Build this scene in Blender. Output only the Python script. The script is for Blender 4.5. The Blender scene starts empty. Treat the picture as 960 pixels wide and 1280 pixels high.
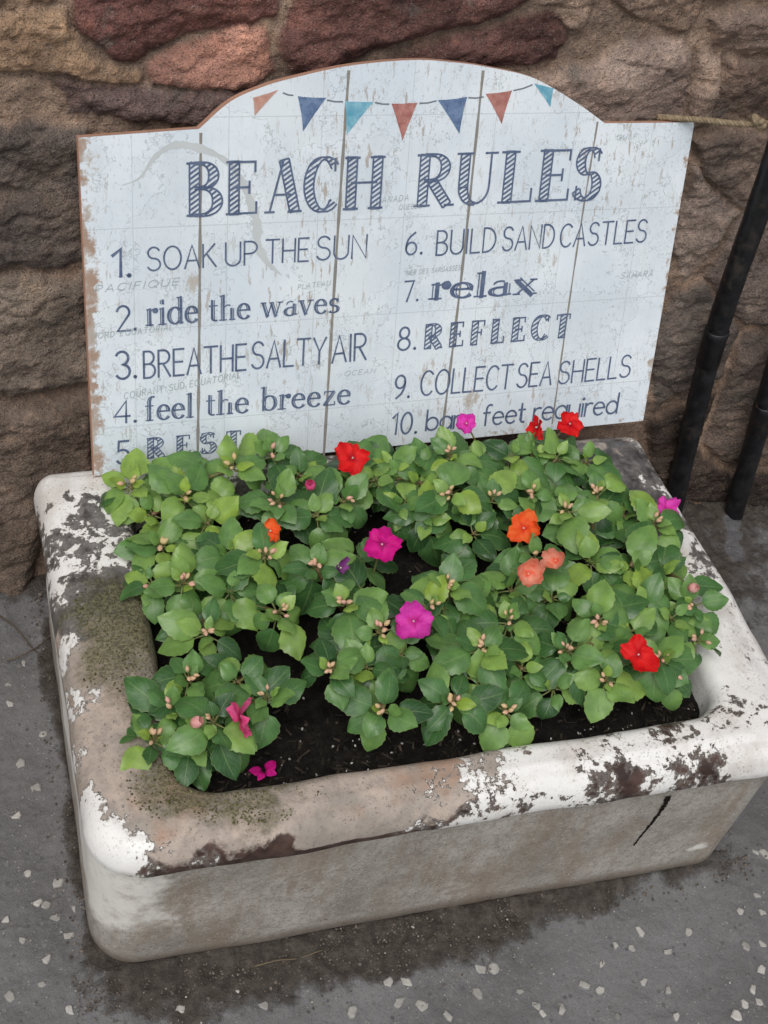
import bpy, bmesh, math, random
import numpy as np
from mathutils import Vector, Matrix
R = math.radians
random.seed(7)
S = bpy.context.scene
COL = S.collection

# ------------------------------------------------------------------ camera
F, CAM = 1720.25, np.array([-0.0960, -0.5368, 1.1879])
RT = np.array([0.94696658, -0.26816694, 0.1770333])
UP = np.array([0.07540039, 0.7209944, 0.68882643])
FW = np.array([0.3123605, 0.63894723, -0.70297749])
cd = bpy.data.cameras.new('camera')
cam = bpy.data.objects.new('camera', cd); COL.objects.link(cam)
cd.lens = F / 1280 * 36; cd.sensor_width = 36; cd.clip_start = .01; cd.clip_end = 500
cam.matrix_world = Matrix([[RT[i], UP[i], -FW[i], CAM[i]] for i in range(3)] + [[0, 0, 0, 1]])
S.camera = cam

# ------------------------------------------------------------------ sky, sun, exposure
SUN_EL, SUN_AZ = 58, -35          # azimuth of the sun seen from the planter, from -Y (behind the viewer) towards -X
W = bpy.data.worlds.new('World'); S.world = W; W.use_nodes = True
wn = W.node_tree; bg = wn.nodes['Background']
sky = wn.nodes.new('ShaderNodeTexSky'); sky.sky_type = 'NISHITA'; sky.sun_disc = False
sky.sun_elevation = R(SUN_EL); sky.sun_rotation = R(180 - SUN_AZ)
sky.air_density = 1.0; sky.dust_density = 3.0
hs = wn.nodes.new('ShaderNodeHueSaturation'); hs.inputs['Saturation'].default_value = .32
wn.links.new(sky.outputs[0], hs.inputs['Color']); wn.links.new(hs.outputs[0], bg.inputs[0])
bg.inputs[1].default_value = .12
sl = bpy.data.lights.new('sun', 'SUN'); sl.energy = 1.1; sl.angle = R(40); sl.color = (1, .97, .93)
so = bpy.data.objects.new('sun', sl); COL.objects.link(so)
sd = Vector((math.sin(R(SUN_AZ)) * math.cos(R(SUN_EL)), -math.cos(R(SUN_AZ)) * math.cos(R(SUN_EL)), math.sin(R(SUN_EL))))
so.rotation_euler = sd.to_track_quat('Z', 'Y').to_euler(); so.location = sd * 6
S.view_settings.view_transform = 'Standard'; S.view_settings.look = 'None'
S.view_settings.gamma = 1; S.view_settings.use_curve_mapping = False
S.view_settings.exposure = 0.27

# ------------------------------------------------------------------ helpers
def at(x, y, ax, v):
    """pixel of the 960x1280 photograph -> point on the real plane  coordinate[ax] = v"""
    d = FW + (x - 480) / F * RT - (y - 640) / F * UP
    return CAM + (v - CAM[ax]) / d[ax] * d
def atw(x, y):
    """pixel -> point on the leaning face of the wall (Y = .505 + .1 z)"""
    d = FW + (x - 480) / F * RT - (y - 640) / F * UP
    t = (.505 + .1 * CAM[2] - CAM[1]) / (d[1] - .1 * d[2])
    return CAM + t * d
def lin(c):
    return tuple((v / 255 / 12.92 if v / 255 < .04045 else ((v / 255 + .055) / 1.055) ** 2.4) for v in c)
def alb(c, k=.8):
    return tuple(min(.9, v / k) for v in lin(c))
def h2(i, j, s):
    n = (i.astype(np.int64) * 374761393 + j.astype(np.int64) * 668265263 + s * 974711) & 0x7fffffff
    n = ((n ^ (n >> 13)) * 1274126177) & 0x7fffffff
    n = ((n ^ (n >> 15)) * 2246822519) & 0x7fffffff
    return ((n ^ (n >> 16)) & 0xffffff) / 0xffffff
def vnoise(x, y, s=0):
    i, j = np.floor(x), np.floor(y); u, v = x - i, y - j
    u, v = u * u * (3 - 2 * u), v * v * (3 - 2 * v)
    a, b, c, d = h2(i, j, s), h2(i + 1, j, s), h2(i, j + 1, s), h2(i + 1, j + 1, s)
    return (a * (1 - u) + b * u) * (1 - v) + (c * (1 - u) + d * u) * v
def fbm(x, y, s=0, o=4, g=.5):
    x, y = np.asarray(x, float), np.asarray(y, float)
    t, a, n = 0, 1, 0
    for k in range(o):
        t = t + a * vnoise(x, y, s + k * 17); n += a; a *= g
        x, y = x * 2.03 + 5.2, y * 2.03 + 1.7
    return t / n
def ss(a, b, x):
    t = np.clip((x - a) / (b - a), 0, 1); return t * t * (3 - 2 * t)

def mesh(name, v, f, m, parent=None, smooth=True, attrs=None, uv=None):
    me = bpy.data.meshes.new(name); v = np.asarray(v, float)
    if isinstance(f, np.ndarray):
        n, k = f.shape
        me.vertices.add(len(v)); me.vertices.foreach_set('co', v.astype(np.float32).ravel())
        me.loops.add(n * k); me.loops.foreach_set('vertex_index', f.astype(np.int32).ravel())
        me.polygons.add(n); me.polygons.foreach_set('loop_start', np.arange(0, n * k, k, dtype=np.int32))
        me.update(calc_edges=True); me.validate()
    else:
        me.from_pydata(v.tolist(), [], f); me.update()
    if smooth: me.polygons.foreach_set('use_smooth', np.ones(len(me.polygons), bool))
    for k, a in (attrs or {}).items():
        a = np.asarray(a, np.float32)
        if a.ndim == 1:
            me.attributes.new(k, 'FLOAT', 'POINT').data.foreach_set('value', a)
        else:
            if a.shape[1] == 3: a = np.c_[a, np.ones(len(a), np.float32)]
            me.attributes.new(k, 'FLOAT_COLOR', 'POINT').data.foreach_set('color', a.ravel())
    if uv is not None:
        li = np.zeros(len(me.loops), np.int32); me.loops.foreach_get('vertex_index', li)
        me.uv_layers.new(name='UVMap').data.foreach_set('uv', np.asarray(uv, np.float32)[li].ravel())
    for x in (m if isinstance(m, (list, tuple)) else [m]): me.materials.append(x)
    o = bpy.data.objects.new(name, me); COL.objects.link(o)
    if parent is not None: o.parent = parent
    return o
def thing(name, label, cat, loc=(0, 0, 0), group=None):
    o = bpy.data.objects.new(name, None); COL.objects.link(o); o.location = loc; o.empty_display_size = .05
    o['label'] = label; o['category'] = cat
    if group: o['group'] = group
    return o
def tag(o, label, cat, group=None, kind=None):
    o['label'] = label; o['category'] = cat
    if group: o['group'] = group
    if kind: o['kind'] = kind
    return o
def quads(nu, nv, wrap_u=False):
    """faces of a grid of nv rows by nu columns"""
    i = np.arange(nu if wrap_u else nu - 1); j = np.arange(nv - 1)
    I, J = np.meshgrid(i, j); I, J = I.ravel(), J.ravel(); K = (I + 1) % nu
    return np.stack([J * nu + I, J * nu + K, (J + 1) * nu + K, (J + 1) * nu + I], 1)
class MB:
    """collects pieces of ONE mesh"""
    def __init__(s): s.v, s.f, s.a, s.uv, s.n = [], [], [], [], 0
    def add(s, v, f, a=0., uv=None):
        v = np.asarray(v, float); s.v.append(v)
        for q in f: s.f.append([int(k) + s.n for k in q])
        s.a.append(np.full(len(v), a) if np.isscalar(a) else np.asarray(a, float))
        s.uv.append(np.zeros((len(v), 2)) if uv is None else np.asarray(uv, float)); s.n += len(v)
    def build(s, name, m, parent=None, smooth=True, origin=None):
        v = np.concatenate(s.v)
        if origin is not None: v = v - np.asarray(origin)
        return mesh(name, v, s.f, m, parent, smooth, {'tint': np.concatenate(s.a)}, np.concatenate(s.uv))
def nrm(v): v = np.asarray(v, float); return v / max(1e-9, np.linalg.norm(v))
def tube(mb, pts, rad, k=8, a=0., cap=True):
    pts = np.asarray(pts, float); n = len(pts); rad = np.full(n, rad) if np.isscalar(rad) else np.asarray(rad)
    T = np.gradient(pts, axis=0); ref = np.array([0, 0, 1.]) if abs(nrm(T[0])[2]) < .9 else np.array([1., 0, 0])
    V = []; b = None
    for i in range(n):
        t = nrm(T[i]); b = nrm(np.cross(t, ref)) if b is None else nrm(b - t * (b @ t)); c = np.cross(t, b)
        an = np.arange(k) * 2 * math.pi / k
        V.append(pts[i] + rad[i] * (np.cos(an)[:, None] * b + np.sin(an)[:, None] * c))
    f = quads(k, n, True).tolist()
    if cap: f += [list(range(k))[::-1], [(n - 1) * k + i for i in range(k)]]
    mb.add(np.concatenate(V), f, a)
def blob(mb, c, ax, L, r, a=0., k=6, m=5):
    """small egg shape along ax"""
    ax = nrm(ax); b = nrm(np.cross(ax, [.3, .8, .5])); d = np.cross(ax, b); V = []
    for i in range(m + 1):
        t = i / m; rr = r * math.sin(math.pi * (.03 + .94 * t)) ** .8 * (1.05 - .25 * t)
        an = np.arange(k) * 2 * math.pi / k
        V.append(np.asarray(c) + ax * L * (t - .5) + rr * (np.cos(an)[:, None] * b + np.sin(an)[:, None] * d))
    mb.add(np.concatenate(V), quads(k, m + 1, True).tolist() + [list(range(k))[::-1], [m * k + i for i in range(k)]], a)
def smoothline(pts, n=30):
    pts = np.asarray(pts, float)
    P = np.concatenate([[2 * pts[0] - pts[1]], pts, [2 * pts[-1] - pts[-2]]]); out = []
    m = max(2, n // (len(pts) - 1))
    for i in range(1, len(P) - 2):
        for t in np.linspace(0, 1, m, endpoint=False):
            a, b, c, d = P[i - 1:i + 3]
            out.append(.5 * (2 * b + (c - a) * t + (2 * a - 5 * b + 4 * c - d) * t * t + (3 * b - a - 3 * c + d) * t ** 3))
    return np.array(out + [pts[-1]])

# ------------------------------------------------------------------ materials
def densify3(P, n):
    d = np.r_[0, np.cumsum(np.linalg.norm(np.diff(P, axis=0), axis=1))]; t = np.linspace(0, d[-1], n); return np.stack([np.interp(t, d, P[:, i]) for i in range(3)], 1)
class NT:
    def __init__(s, name):
        s.m = bpy.data.materials.new(name); s.m.use_nodes = True; s.t = s.m.node_tree
        s.b = s.t.nodes['Principled BSDF']; s.out = s.t.nodes['Material Output']
        s.tc = None
    def n(s, typ, props=None, **inp):
        o = s.t.nodes.new('ShaderNode' + typ)
        for k, v in (props or {}).items(): setattr(o, k, v)
        for k, v in inp.items():
            k = int(k[1:]) if k[0] == '_' and k[1:].isdigit() else k
            s.set(o.inputs[k], v)
        return o
    def set(s, sock, v):
        if hasattr(v, 'is_linked') or hasattr(v, 'links'): s.t.links.new(v, sock)
        elif isinstance(v, (tuple, list)) and len(v) == 3 and sock.type == 'RGBA': sock.default_value = (*v, 1)
        else: sock.default_value = v
    def obj(s):
        if not s.tc: s.tc = s.n('TexCoord')
        return s.tc.outputs['Object']
    def uv(s):
        if not s.tc: s.tc = s.n('TexCoord')
        return s.tc.outputs['UV']
    def scaled(s, sc, co=None):
        return s.n('Mapping', None, Vector=co or s.obj(), Scale=sc).outputs[0]
    def noise(s, scale, detail=4, rough=.55, co=None, dist=0., off=0.):
        co = co or s.obj()
        if off: co = s.n('Mapping', None, Vector=co, Location=(off, off * .7, off * 1.3)).outputs[0]
        return s.n('TexNoise', None, Vector=co, Scale=scale, Detail=detail, Roughness=rough, Distortion=dist).outputs['Fac']
    def vor(s, scale, feature='F1', co=None, out='Distance', rnd=1.):
        o = s.n('TexVoronoi', {'feature': feature}, Vector=co or s.obj(), Scale=scale, Randomness=rnd)
        return o.outputs[out]
    def attr(s, name, out='Fac'): return s.n('Attribute', {'attribute_name': name}).outputs[out]
    def mth(s, op, a, b=0., c=0.): return s.n('Math', {'operation': op}, _0=a, _1=b, _2=c).outputs[0]
    def step(s, x, a, b, lo=0., hi=1.):
        return s.n('MapRange', {'interpolation_type': 'SMOOTHSTEP'}, Value=x, _1=a, _2=b, _3=lo, _4=hi).outputs[0]
    def mix(s, f, a, b, mode='MIX'):
        o = s.n('Mix', {'data_type': 'RGBA', 'blend_type': mode}, _0=f, _6=a, _7=b); return o.outputs[2]
    def bump(s, h, st=.3, dist=.002, prev=None):
        o = s.n('Bump', None, Height=h, Strength=st, Distance=dist)
        if prev: s.t.links.new(prev, o.inputs['Normal'])
        return o.outputs[0]
    def fin(s, col, rough=.6, nor=None, spec=None, **kw):
        s.set(s.b.inputs['Base Color'], col); s.set(s.b.inputs['Roughness'], rough)
        if nor: s.set(s.b.inputs['Normal'], nor)
        if spec is not None: s.set(s.b.inputs['Specular IOR Level'], spec)
        for k, v in kw.items(): s.set(s.b.inputs[k.replace('_', ' ')], v)
        return s.m
def plain(name, c, rough=.6, vary=.25, scale=80, spec=.4):
    t = NT(name); n = t.noise(scale, 4)
    a, b = tuple(x * (1 - vary) for x in c), tuple(x * (1 + vary) for x in c)
    return t.fin(t.mix(n, a, b), rough, spec=spec)

def mat_wall():
    t = NT('rubble_sandstone'); base = t.attr('stone', 'Color'); mort = t.attr('mortar')
    n1 = t.noise(14, 8, .62); n2 = t.noise(120, 5, .7); n3 = t.noise(420, 3, .6, off=3); n4 = t.noise(45, 6, .7, off=23); n5 = t.noise(5.5, 5, .6, off=29)
    st = t.noise(30, 7, .65, co=t.scaled((.35, 1, 2.4)), dist=.6, off=7)
    c = t.mix(t.step(n1, .3, .7), (.62, .60, .60), (1.32, 1.28, 1.25)); c = t.mix(1., base, c, 'MULTIPLY')
    c = t.mix(t.step(st, .42, .66, 0, .35), c, t.mix(1., c, (.6, .55, .55), 'MULTIPLY'))
    c = t.mix(t.step(n2, .50, .74, 0, .7), c, t.mix(1., c, (1.75, 1.65, 1.55), 'MULTIPLY')); c = t.mix(t.step(n2, .44, .3, 0, .7), c, t.mix(1., c, (.5, .47, .45), 'MULTIPLY'))
    c = t.mix(t.step(n3, .58, .68, 0, .65), c, (.04, .033, .028)); c = t.mix(t.step(t.noise(520, 3, .6, off=33), .60, .68, 0, .5), c, (.34, .30, .26))
    c = t.mix(t.step(n5, .5, .66, 0, .6), c, t.mix(1., c, (1.55, 1.5, 1.4), 'MULTIPLY')); c = t.mix(t.step(n4, .5, .7, 0, .6), c, t.mix(1., c, (1.6, 1.5, 1.38), 'MULTIPLY')); c = t.mix(t.step(n4, .46, .32, 0, .4), c, t.mix(1., c, (.5, .48, .47), 'MULTIPLY'))
    lich = t.step(t.noise(24, 6, .7, off=11), .58, .7, 0, .5); c = t.mix(lich, c, (.21, .19, .16))
    b = t.bump(st, .25, .004); b = t.bump(n1, .5, .006, b); b = t.bump(n2, 1., .006, b); b = t.bump(n3, 1., .003, b)
    return t.fin(c, t.step(n2, .2, .8, .75, .98), b, .25)
def mat_ground():
    t = NT('asphalt'); mud = t.attr('mud'); wet = t.attr('patch')
    n1 = t.noise(6, 6, .6); n2 = t.noise(90, 6, .65); n3 = t.noise(600, 3, .7)
    c = t.mix(t.step(n1, .35, .65), (.118, .115, .114), (.170, .166, .166)); c = t.mix(t.step(n2, .45, .75, 0, .5), c, (.19, .185, .18))
    c = t.mix(t.step(n3, .45, .75, 0, .45), c, (.03, .029, .029))
    v = t.n('TexVoronoi', None, Vector=t.obj(), Scale=150.); vd, vc = v.outputs['Distance'], v.outputs['Color']
    r = t.n('SeparateColor', None, Color=vc).outputs
    sp = t.mth('MULTIPLY', t.step(vd, .26, .34, 1, 0), t.step(r[0], .62, .7))
    c = t.mix(sp, c, t.mix(r[1], (.085, .084, .086), (.19, .18, .17)))
    v2 = t.n('TexVoronoi', None, Vector=t.obj(), Scale=420.); r2 = t.n('SeparateColor', None, Color=v2.outputs['Color']).outputs
    sp2 = t.mth('MULTIPLY', t.step(v2.outputs['Distance'], .25, .35, 1, 0), t.step(r2[0], .94, .955))
    c = t.mix(sp2, c, (.3, .28, .26))
    mm = t.step(t.mth('ADD', mud, t.mth('MULTIPLY', t.mth('SUBTRACT', t.noise(35, 8, .7, off=4), .5), 1.3)), .40, .72)
    mc = t.mix(t.step(n2, .35, .7), (.06, .049, .040), (.125, .106, .088)); mc = t.mix(t.step(t.noise(260, 4, .7, off=2), .6, .7, 0, .6), mc, (.13, .11, .09))
    c = t.mix(mm, c, mc)
    c = t.mix(t.step(t.mth('ADD', wet, t.mth('MULTIPLY', t.mth('SUBTRACT', t.noise(45, 7, .7, off=37), .5), 2.2)), .45, .8, 0, .6), c, (.2, .205, .22))
    c = t.mix(t.mth('MULTIPLY', t.step(t.noise(9, 5, .6, off=8), .55, .7), .25), c, (.16, .155, .15))
    b = t.bump(n2, .5, .004); b = t.bump(n3, .6, .0012, b); b = t.bump(vd, .25, .002, b); b = t.bump(t.mth('MULTIPLY', mm, t.noise(200, 6, .75, off=5)), .9, .006, b)
    return t.fin(c, t.step(n1, .3, .7, .6, .85), b, .35)
def mat_rim():
    t = NT('peeling_glaze'); paint, moss, glaze = t.attr('paint'), t.attr('moss'), t.attr('glaze')
    n1 = t.noise(38, 9, .62, dist=.3); n2 = t.noise(120, 6, .7, off=2); n3 = t.noise(420, 4, .6, off=5)
    stone = t.mix(t.step(t.noise(16, 5, .6, off=6), .35, .65), (.30, .265, .225), (.46, .375, .315))
    stone = t.mix(t.step(n2, .4, .75, 0, .6), stone, (.20, .175, .155)); stone = t.mix(t.step(n3, .58, .7, 0, .7), stone, (.045, .04, .036))
    org = t.step(t.noise(11, 3, .5, off=9), .56, .66, 0, .55); stone = t.mix(org, stone, (.36, .2, .12))
    yy = t.n('SeparateXYZ', None, Vector=t.obj()).outputs[1]; fr = t.step(yy, -.16, -.10); gl = t.mix(fr, t.mix(t.step(t.noise(50, 5, .6, off=3), .35, .65), (.03, .017, .013), (.085, .05, .04)), t.mix(t.step(t.noise(60, 5, .65, off=3), .35, .65), (.05, .046, .044), (.15, .14, .135))); gl = t.mix(t.step(n2, .6, .72, 0, .5), gl, (.1, .095, .1))
    gm = t.step(t.mth('ADD', glaze, t.mth('MULTIPLY', t.mth('SUBTRACT', n1, .5), .8)), .45, .55)
    c = t.mix(gm, stone, gl)
    mn = t.mth('ADD', moss, t.mth('MULTIPLY', t.mth('SUBTRACT', t.noise(55, 8, .7, off=12), .5), 1.5))
    mm = t.step(mn, .34, .95, 0, .85)
    c = t.mix(mm, c, t.mix(t.step(n3, .4, .6), (.06, .057, .028), (.19, .175, .095)))
    pn = t.mth('ADD', paint, t.mth('ADD', t.mth('MULTIPLY', t.mth('SUBTRACT', n1, .5), 1.15), t.mth('ADD', t.mth('MULTIPLY', t.mth('SUBTRACT', t.noise(110, 6, .7, off=14), .5), .85), t.mth('MULTIPLY', t.mth('SUBTRACT', t.noise(230, 5, .7, off=19), .5), .25))))
    pm = t.step(pn, .49, .53)
    white = t.mix(t.step(n2, .5, .8, 0, .35), (.78, .77, .74), (.55, .53, .49)); white = t.mix(t.mth('MULTIPLY', t.step(n3, .56, .66, 0, .75), t.step(t.noise(28, 4, .6, off=41), .42, .62, .15, 1)), white, (.22, .195, .17))
    white = t.mix(t.step(t.noise(20, 6, .6, off=17), .46, .70, 0, .6), white, (.50, .45, .40))
    white = t.mix(t.step(pn, .53, .6, .35, 0), white, (.45, .38, .3))
    c = t.mix(t.step(pn, .36, .5, 0, .3), c, (.42, .39, .35)); c = t.mix(pm, c, white)
    b = t.bump(n2, .35, .0012); b = t.bump(t.mth('MULTIPLY', mm, n3), .9, .003, b); b = t.bump(pm, 1., .002, b); b = t.bump(n1, .25, .003, b)
    ro = t.n('Mix', None, _0=pm, _2=t.n('Mix', None, _0=gm, _2=.85, _3=.4).outputs[0], _3=.42).outputs[0]
    ro = t.n('Mix', None, _0=mm, _2=ro, _3=.95).outputs[0]
    return t.fin(c, ro, b, .4)
def mat_basin():
    t = NT('weathered_fireclay'); paint = t.attr('paint'); low = t.attr('low')
    n1 = t.noise(16, 8, .62); n2 = t.noise(140, 6, .7); n3 = t.noise(500, 3, .6, off=3)
    c = t.mix(t.step(n1, .3, .7), (.27, .25, .215), (.46, .435, .39)); c = t.mix(t.step(n2, .42, .66, 0, .6), c, (.21, .185, .155))
    st = t.noise(26, 6, .65, co=t.scaled((1, 1, .25)), off=4); c = t.mix(t.step(st, .46, .68, 0, .65), c, (.25, .19, .14))
    c = t.mix(t.step(n3, .57, .66, 0, .7), c, (.11, .095, .08)); c = t.mix(t.step(t.noise(330, 4, .7, off=21), .58, .68, 0, .55), c, (.66, .62, .55)); c = t.mix(t.step(t.noise(48, 7, .75, co=t.scaled((.5, .5, 1.5)), off=25), .56, .7, 0, .5), c, (.22, .185, .15))
    pn = t.mth('ADD', paint, t.mth('MULTIPLY', t.mth('SUBTRACT', t.noise(34, 8, .65, off=6), .5), 1.3)); pm = t.step(pn, .28, .72)
    c = t.mix(pm, c, t.mix(t.step(n2, .5, .8), (.68, .66, .61), (.5, .47, .42)))
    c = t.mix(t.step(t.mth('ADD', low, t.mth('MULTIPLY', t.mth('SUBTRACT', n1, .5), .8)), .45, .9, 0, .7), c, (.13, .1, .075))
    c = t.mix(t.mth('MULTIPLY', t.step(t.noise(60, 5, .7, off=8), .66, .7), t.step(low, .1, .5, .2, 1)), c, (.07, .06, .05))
    b = t.bump(n2, .4, .0015); b = t.bump(n3, .4, .0008, b); b = t.bump(n1, .35, .004, b)
    return t.fin(c, .72, b, .3)
def mat_board():
    """white limewashed planks printed with a faint sea chart; object space: x along, y up, in metres"""
    t = NT('printed_board'); co = t.obj(); edge = t.attr('edge')
    c = t.mix(t.step(t.noise(9, 4, .6), .35, .65), (.64, .71, .765), (.745, .80, .835))
    sep = t.n('SeparateXYZ', None, Vector=co).outputs
    # the chart: coast outlines are the contour lines of a noise, meridians are a grid
    l1 = t.noise(9.5, 6, .62, off=2); d1 = t.mth('ABSOLUTE', t.mth('SUBTRACT', l1, .53)); line = t.step(d1, .0015, .0042, .5, 0)
    l2 = t.noise(15, 5, .6, off=21); d2 = t.mth('ABSOLUTE', t.mth('SUBTRACT', l2, .56)); line = t.mth('MAXIMUM', line, t.step(d2, .0012, .0036, .4, 0))
    c = t.mix(t.step(l1, .53, .56, 0, .12), c, (.45, .5, .5))
    gx = t.mth('ABSOLUTE', t.mth('SUBTRACT', t.mth('FRACT', t.mth('MULTIPLY', sep[0], 11.6)), .5)); gy = t.mth('ABSOLUTE', t.mth('SUBTRACT', t.mth('FRACT', t.mth('MULTIPLY', sep[1], 10.4)), .5))
    line = t.mth('MAXIMUM', line, t.step(t.mth('MINIMUM', gx, gy), .002, .007, .35, 0))
    c = t.mix(line, c, (.27, .31, .32))
    # wear: scratches along the grain, flecks, rusty edges, beige bare patches
    sc = t.noise(70, 6, .7, co=t.scaled((2.6, .55, 1)), off=5); reg = t.step(t.noise(7, 3, .5, off=8), .36, .62)
    fl = t.mth('MULTIPLY', t.step(sc, .575, .615), reg); c = t.mix(t.mth('MULTIPLY', fl, .75), c, (.36, .29, .22))
    fine = t.mth('MULTIPLY', t.step(t.noise(300, 5, .75, co=t.scaled((1.6, .6, 1)), off=1), .585, .64), t.step(t.noise(12, 3, .5, off=3), .33, .6)); c = t.mix(t.mth('MULTIPLY', fine, .75), c, (.33, .3, .27))
    spots = t.attr('bare'); bm = t.step(t.mth('ADD', spots, t.mth('MULTIPLY', t.mth('SUBTRACT', t.noise(60, 7, .7, co=t.scaled((1.5, .6, 1)), off=15), .5), 1.6)), .5, .68, 0, .7)
    c = t.mix(bm, c, (.42, .36, .29))
    em = t.mth('ADD', edge, t.mth('MULTIPLY', t.mth('SUBTRACT', t.noise(55, 8, .72, off=31), .5), 1.5)); ed = t.step(em, .5, .66, 0, .9)
    c = t.mix(ed, c, t.mix(t.step(t.noise(40, 4, .6, off=6), .4, .6), (.33, .2, .125), (.42, .35, .29)))
    grain = t.noise(160, 4, .6, co=t.scaled((1, .08, 1)), off=12); c = t.mix(t.step(grain, .5, .75, 0, .12), c, (.4, .42, .43))
    b = t.bump(fl, .3, .0004); b = t.bump(grain, .12, .0006, b)
    return t.fin(c, .5, b, .35)
def mat_soil():
    t = NT('potting_compost'); n1 = t.noise(60, 7, .7); n2 = t.noise(350, 5, .75)
    c = t.mix(t.step(n1, .35, .7), (.005, .0042, .0036), (.022, .018, .015)); c = t.mix(t.step(n2, .55, .75, 0, .6), c, (.05, .041, .034))
    b = t.bump(n1, .9, .006); b = t.bump(n2, .9, .003, b)
    return t.fin(c, .92, b, .2)
def mat_leaf():
    t = NT('busy_lizzie_leaf'); tint = t.attr('tint'); uv = t.n('SeparateXYZ', None, Vector=t.uv()).outputs; u, v = uv[0], uv[1]
    a = t.mth('ABSOLUTE', t.mth('SUBTRACT', u, .5))
    mid = t.step(a, .008, .032, 1, 0)
    vv = t.mth('ABSOLUTE', t.mth('SUBTRACT', t.mth('FRACT', t.mth('SUBTRACT', t.mth('MULTIPLY', v, 6.), t.mth('MULTIPLY', a, 5.))), .5)); side = t.step(vv, .03, .10, .4, 0)
    vein = t.mth('MAXIMUM', mid, side)
    c = t.n('ValToRGB', None, Fac=tint); e = c.color_ramp.elements
    e[0].position = 0; e[0].color = (.026, .085, .024, 1); e[1].position = 1; e[1].color = (.25, .38, .05, 1)
    for p, k in ((.3, (.070, .18, .050, 1)), (.55, (.145, .285, .072, 1)), (.8, (.24, .385, .08, 1))): x = e.new(p); x.color = k
    c = c.outputs[0]; n = t.noise(70, 4, .6)
    c = t.mix(t.step(n, .3, .7), t.mix(1., c, (.8, .82, .85), 'MULTIPLY'), t.mix(1., c, (1.2, 1.15, 1.1), 'MULTIPLY'))
    c = t.mix(t.mth('MULTIPLY', vein, .42), c, (.23, .33, .13))
    rimc = t.step(a, .455, .5, 0, .5); c = t.mix(rimc, c, (.2, .24, .08))
    back = t.n('NewGeometry').outputs['Backfacing']; c = t.mix(t.mth('MULTIPLY', back, .55), c, (.19, .26, .14))
    b = t.bump(vein, -.35, .0012); b = t.bump(n, .25, .003, b)
    t.fin(c, t.step(t.noise(40, 3, .5, off=3), .3, .7, .32, .5), b, .5)
    tr = t.n('BsdfTranslucent', None, Color=t.mix(1., c, (1.5, 1.6, .7), 'MULTIPLY')); ms = t.n('MixShader', None, _0=.22)
    t.t.links.new(t.b.outputs[0], ms.inputs[1]); t.t.links.new(tr.outputs[0], ms.inputs[2]); t.t.links.new(ms.outputs[0], t.out.inputs[0])
    return t.m
def mat_petal(name, c1, c2, mid):
    """u across, v from the eye outwards"""
    t = NT(name); uv = t.n('SeparateXYZ', None, Vector=t.uv()).outputs; u, v = uv[0], uv[1]
    a = t.mth('ABSOLUTE', t.mth('SUBTRACT', u, .5)); n = t.noise(120, 3, .5)
    c = t.mix(t.step(n, .3, .7), c1, c2)
    ve = t.mth('ABSOLUTE', t.mth('SUBTRACT', t.mth('FRACT', t.mth('MULTIPLY', u, 7.)), .5))
    c = t.mix(t.step(ve, .02, .14, .22, 0), c, tuple(x * .55 for x in c1))
    c = t.mix(t.step(v, .05, .3, .85, 0), c, mid)
    t.fin(c, .55, t.bump(ve, .2, .0006), .2)
    tr = t.n('BsdfTranslucent', None, Color=c); ms = t.n('MixShader', None, _0=.3)
    t.t.links.new(t.b.outputs[0], ms.inputs[1]); t.t.links.new(tr.outputs[0], ms.inputs[2]); t.t.links.new(ms.outputs[0], t.out.inputs[0])
    return t.m
def mat_tint(name, lo, hi, rough=.6, spec=.4):
    t = NT(name); c = t.mix(t.attr('tint'), lo, hi); n = t.noise(150, 4, .6)
    c = t.mix(t.step(n, .35, .7, 0, .35), c, tuple(x * .5 for x in lo)); return t.fin(c, rough, spec=spec)
def mat_pipe():
    t = NT('black_pipe_paint'); n = t.noise(60, 6, .65); s = t.step(t.noise(220, 5, .7, off=4), .68, .74, 0, .7)
    c = t.mix(t.step(n, .4, .7), (.006, .0065, .008), (.016, .016, .018)); c = t.mix(s, c, (.12, .12, .13)); c = t.mix(t.step(t.noise(30, 6, .75, off=9), .52, .72, 0, .7), c, (.06, .048, .038)); c = t.mix(t.step(t.noise(70, 6, .75, off=19), .62, .68, 0, .8), c, (.085, .045, .028))
    return t.fin(c, t.step(n, .3, .7, .32, .55), t.bump(n, .3, .002), .4)
def mat_print(name, c, c2):
    t = NT(name); n = t.noise(90, 5, .65); w = t.step(t.noise(500, 3, .7, co=t.scaled((2, .8, 1)), off=3), .64, .7, 0, .6)
    return t.fin(t.mix(w, t.mix(t.step(n, .35, .65), c, c2), (.5, .54, .56)), .5, spec=.3)

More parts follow.
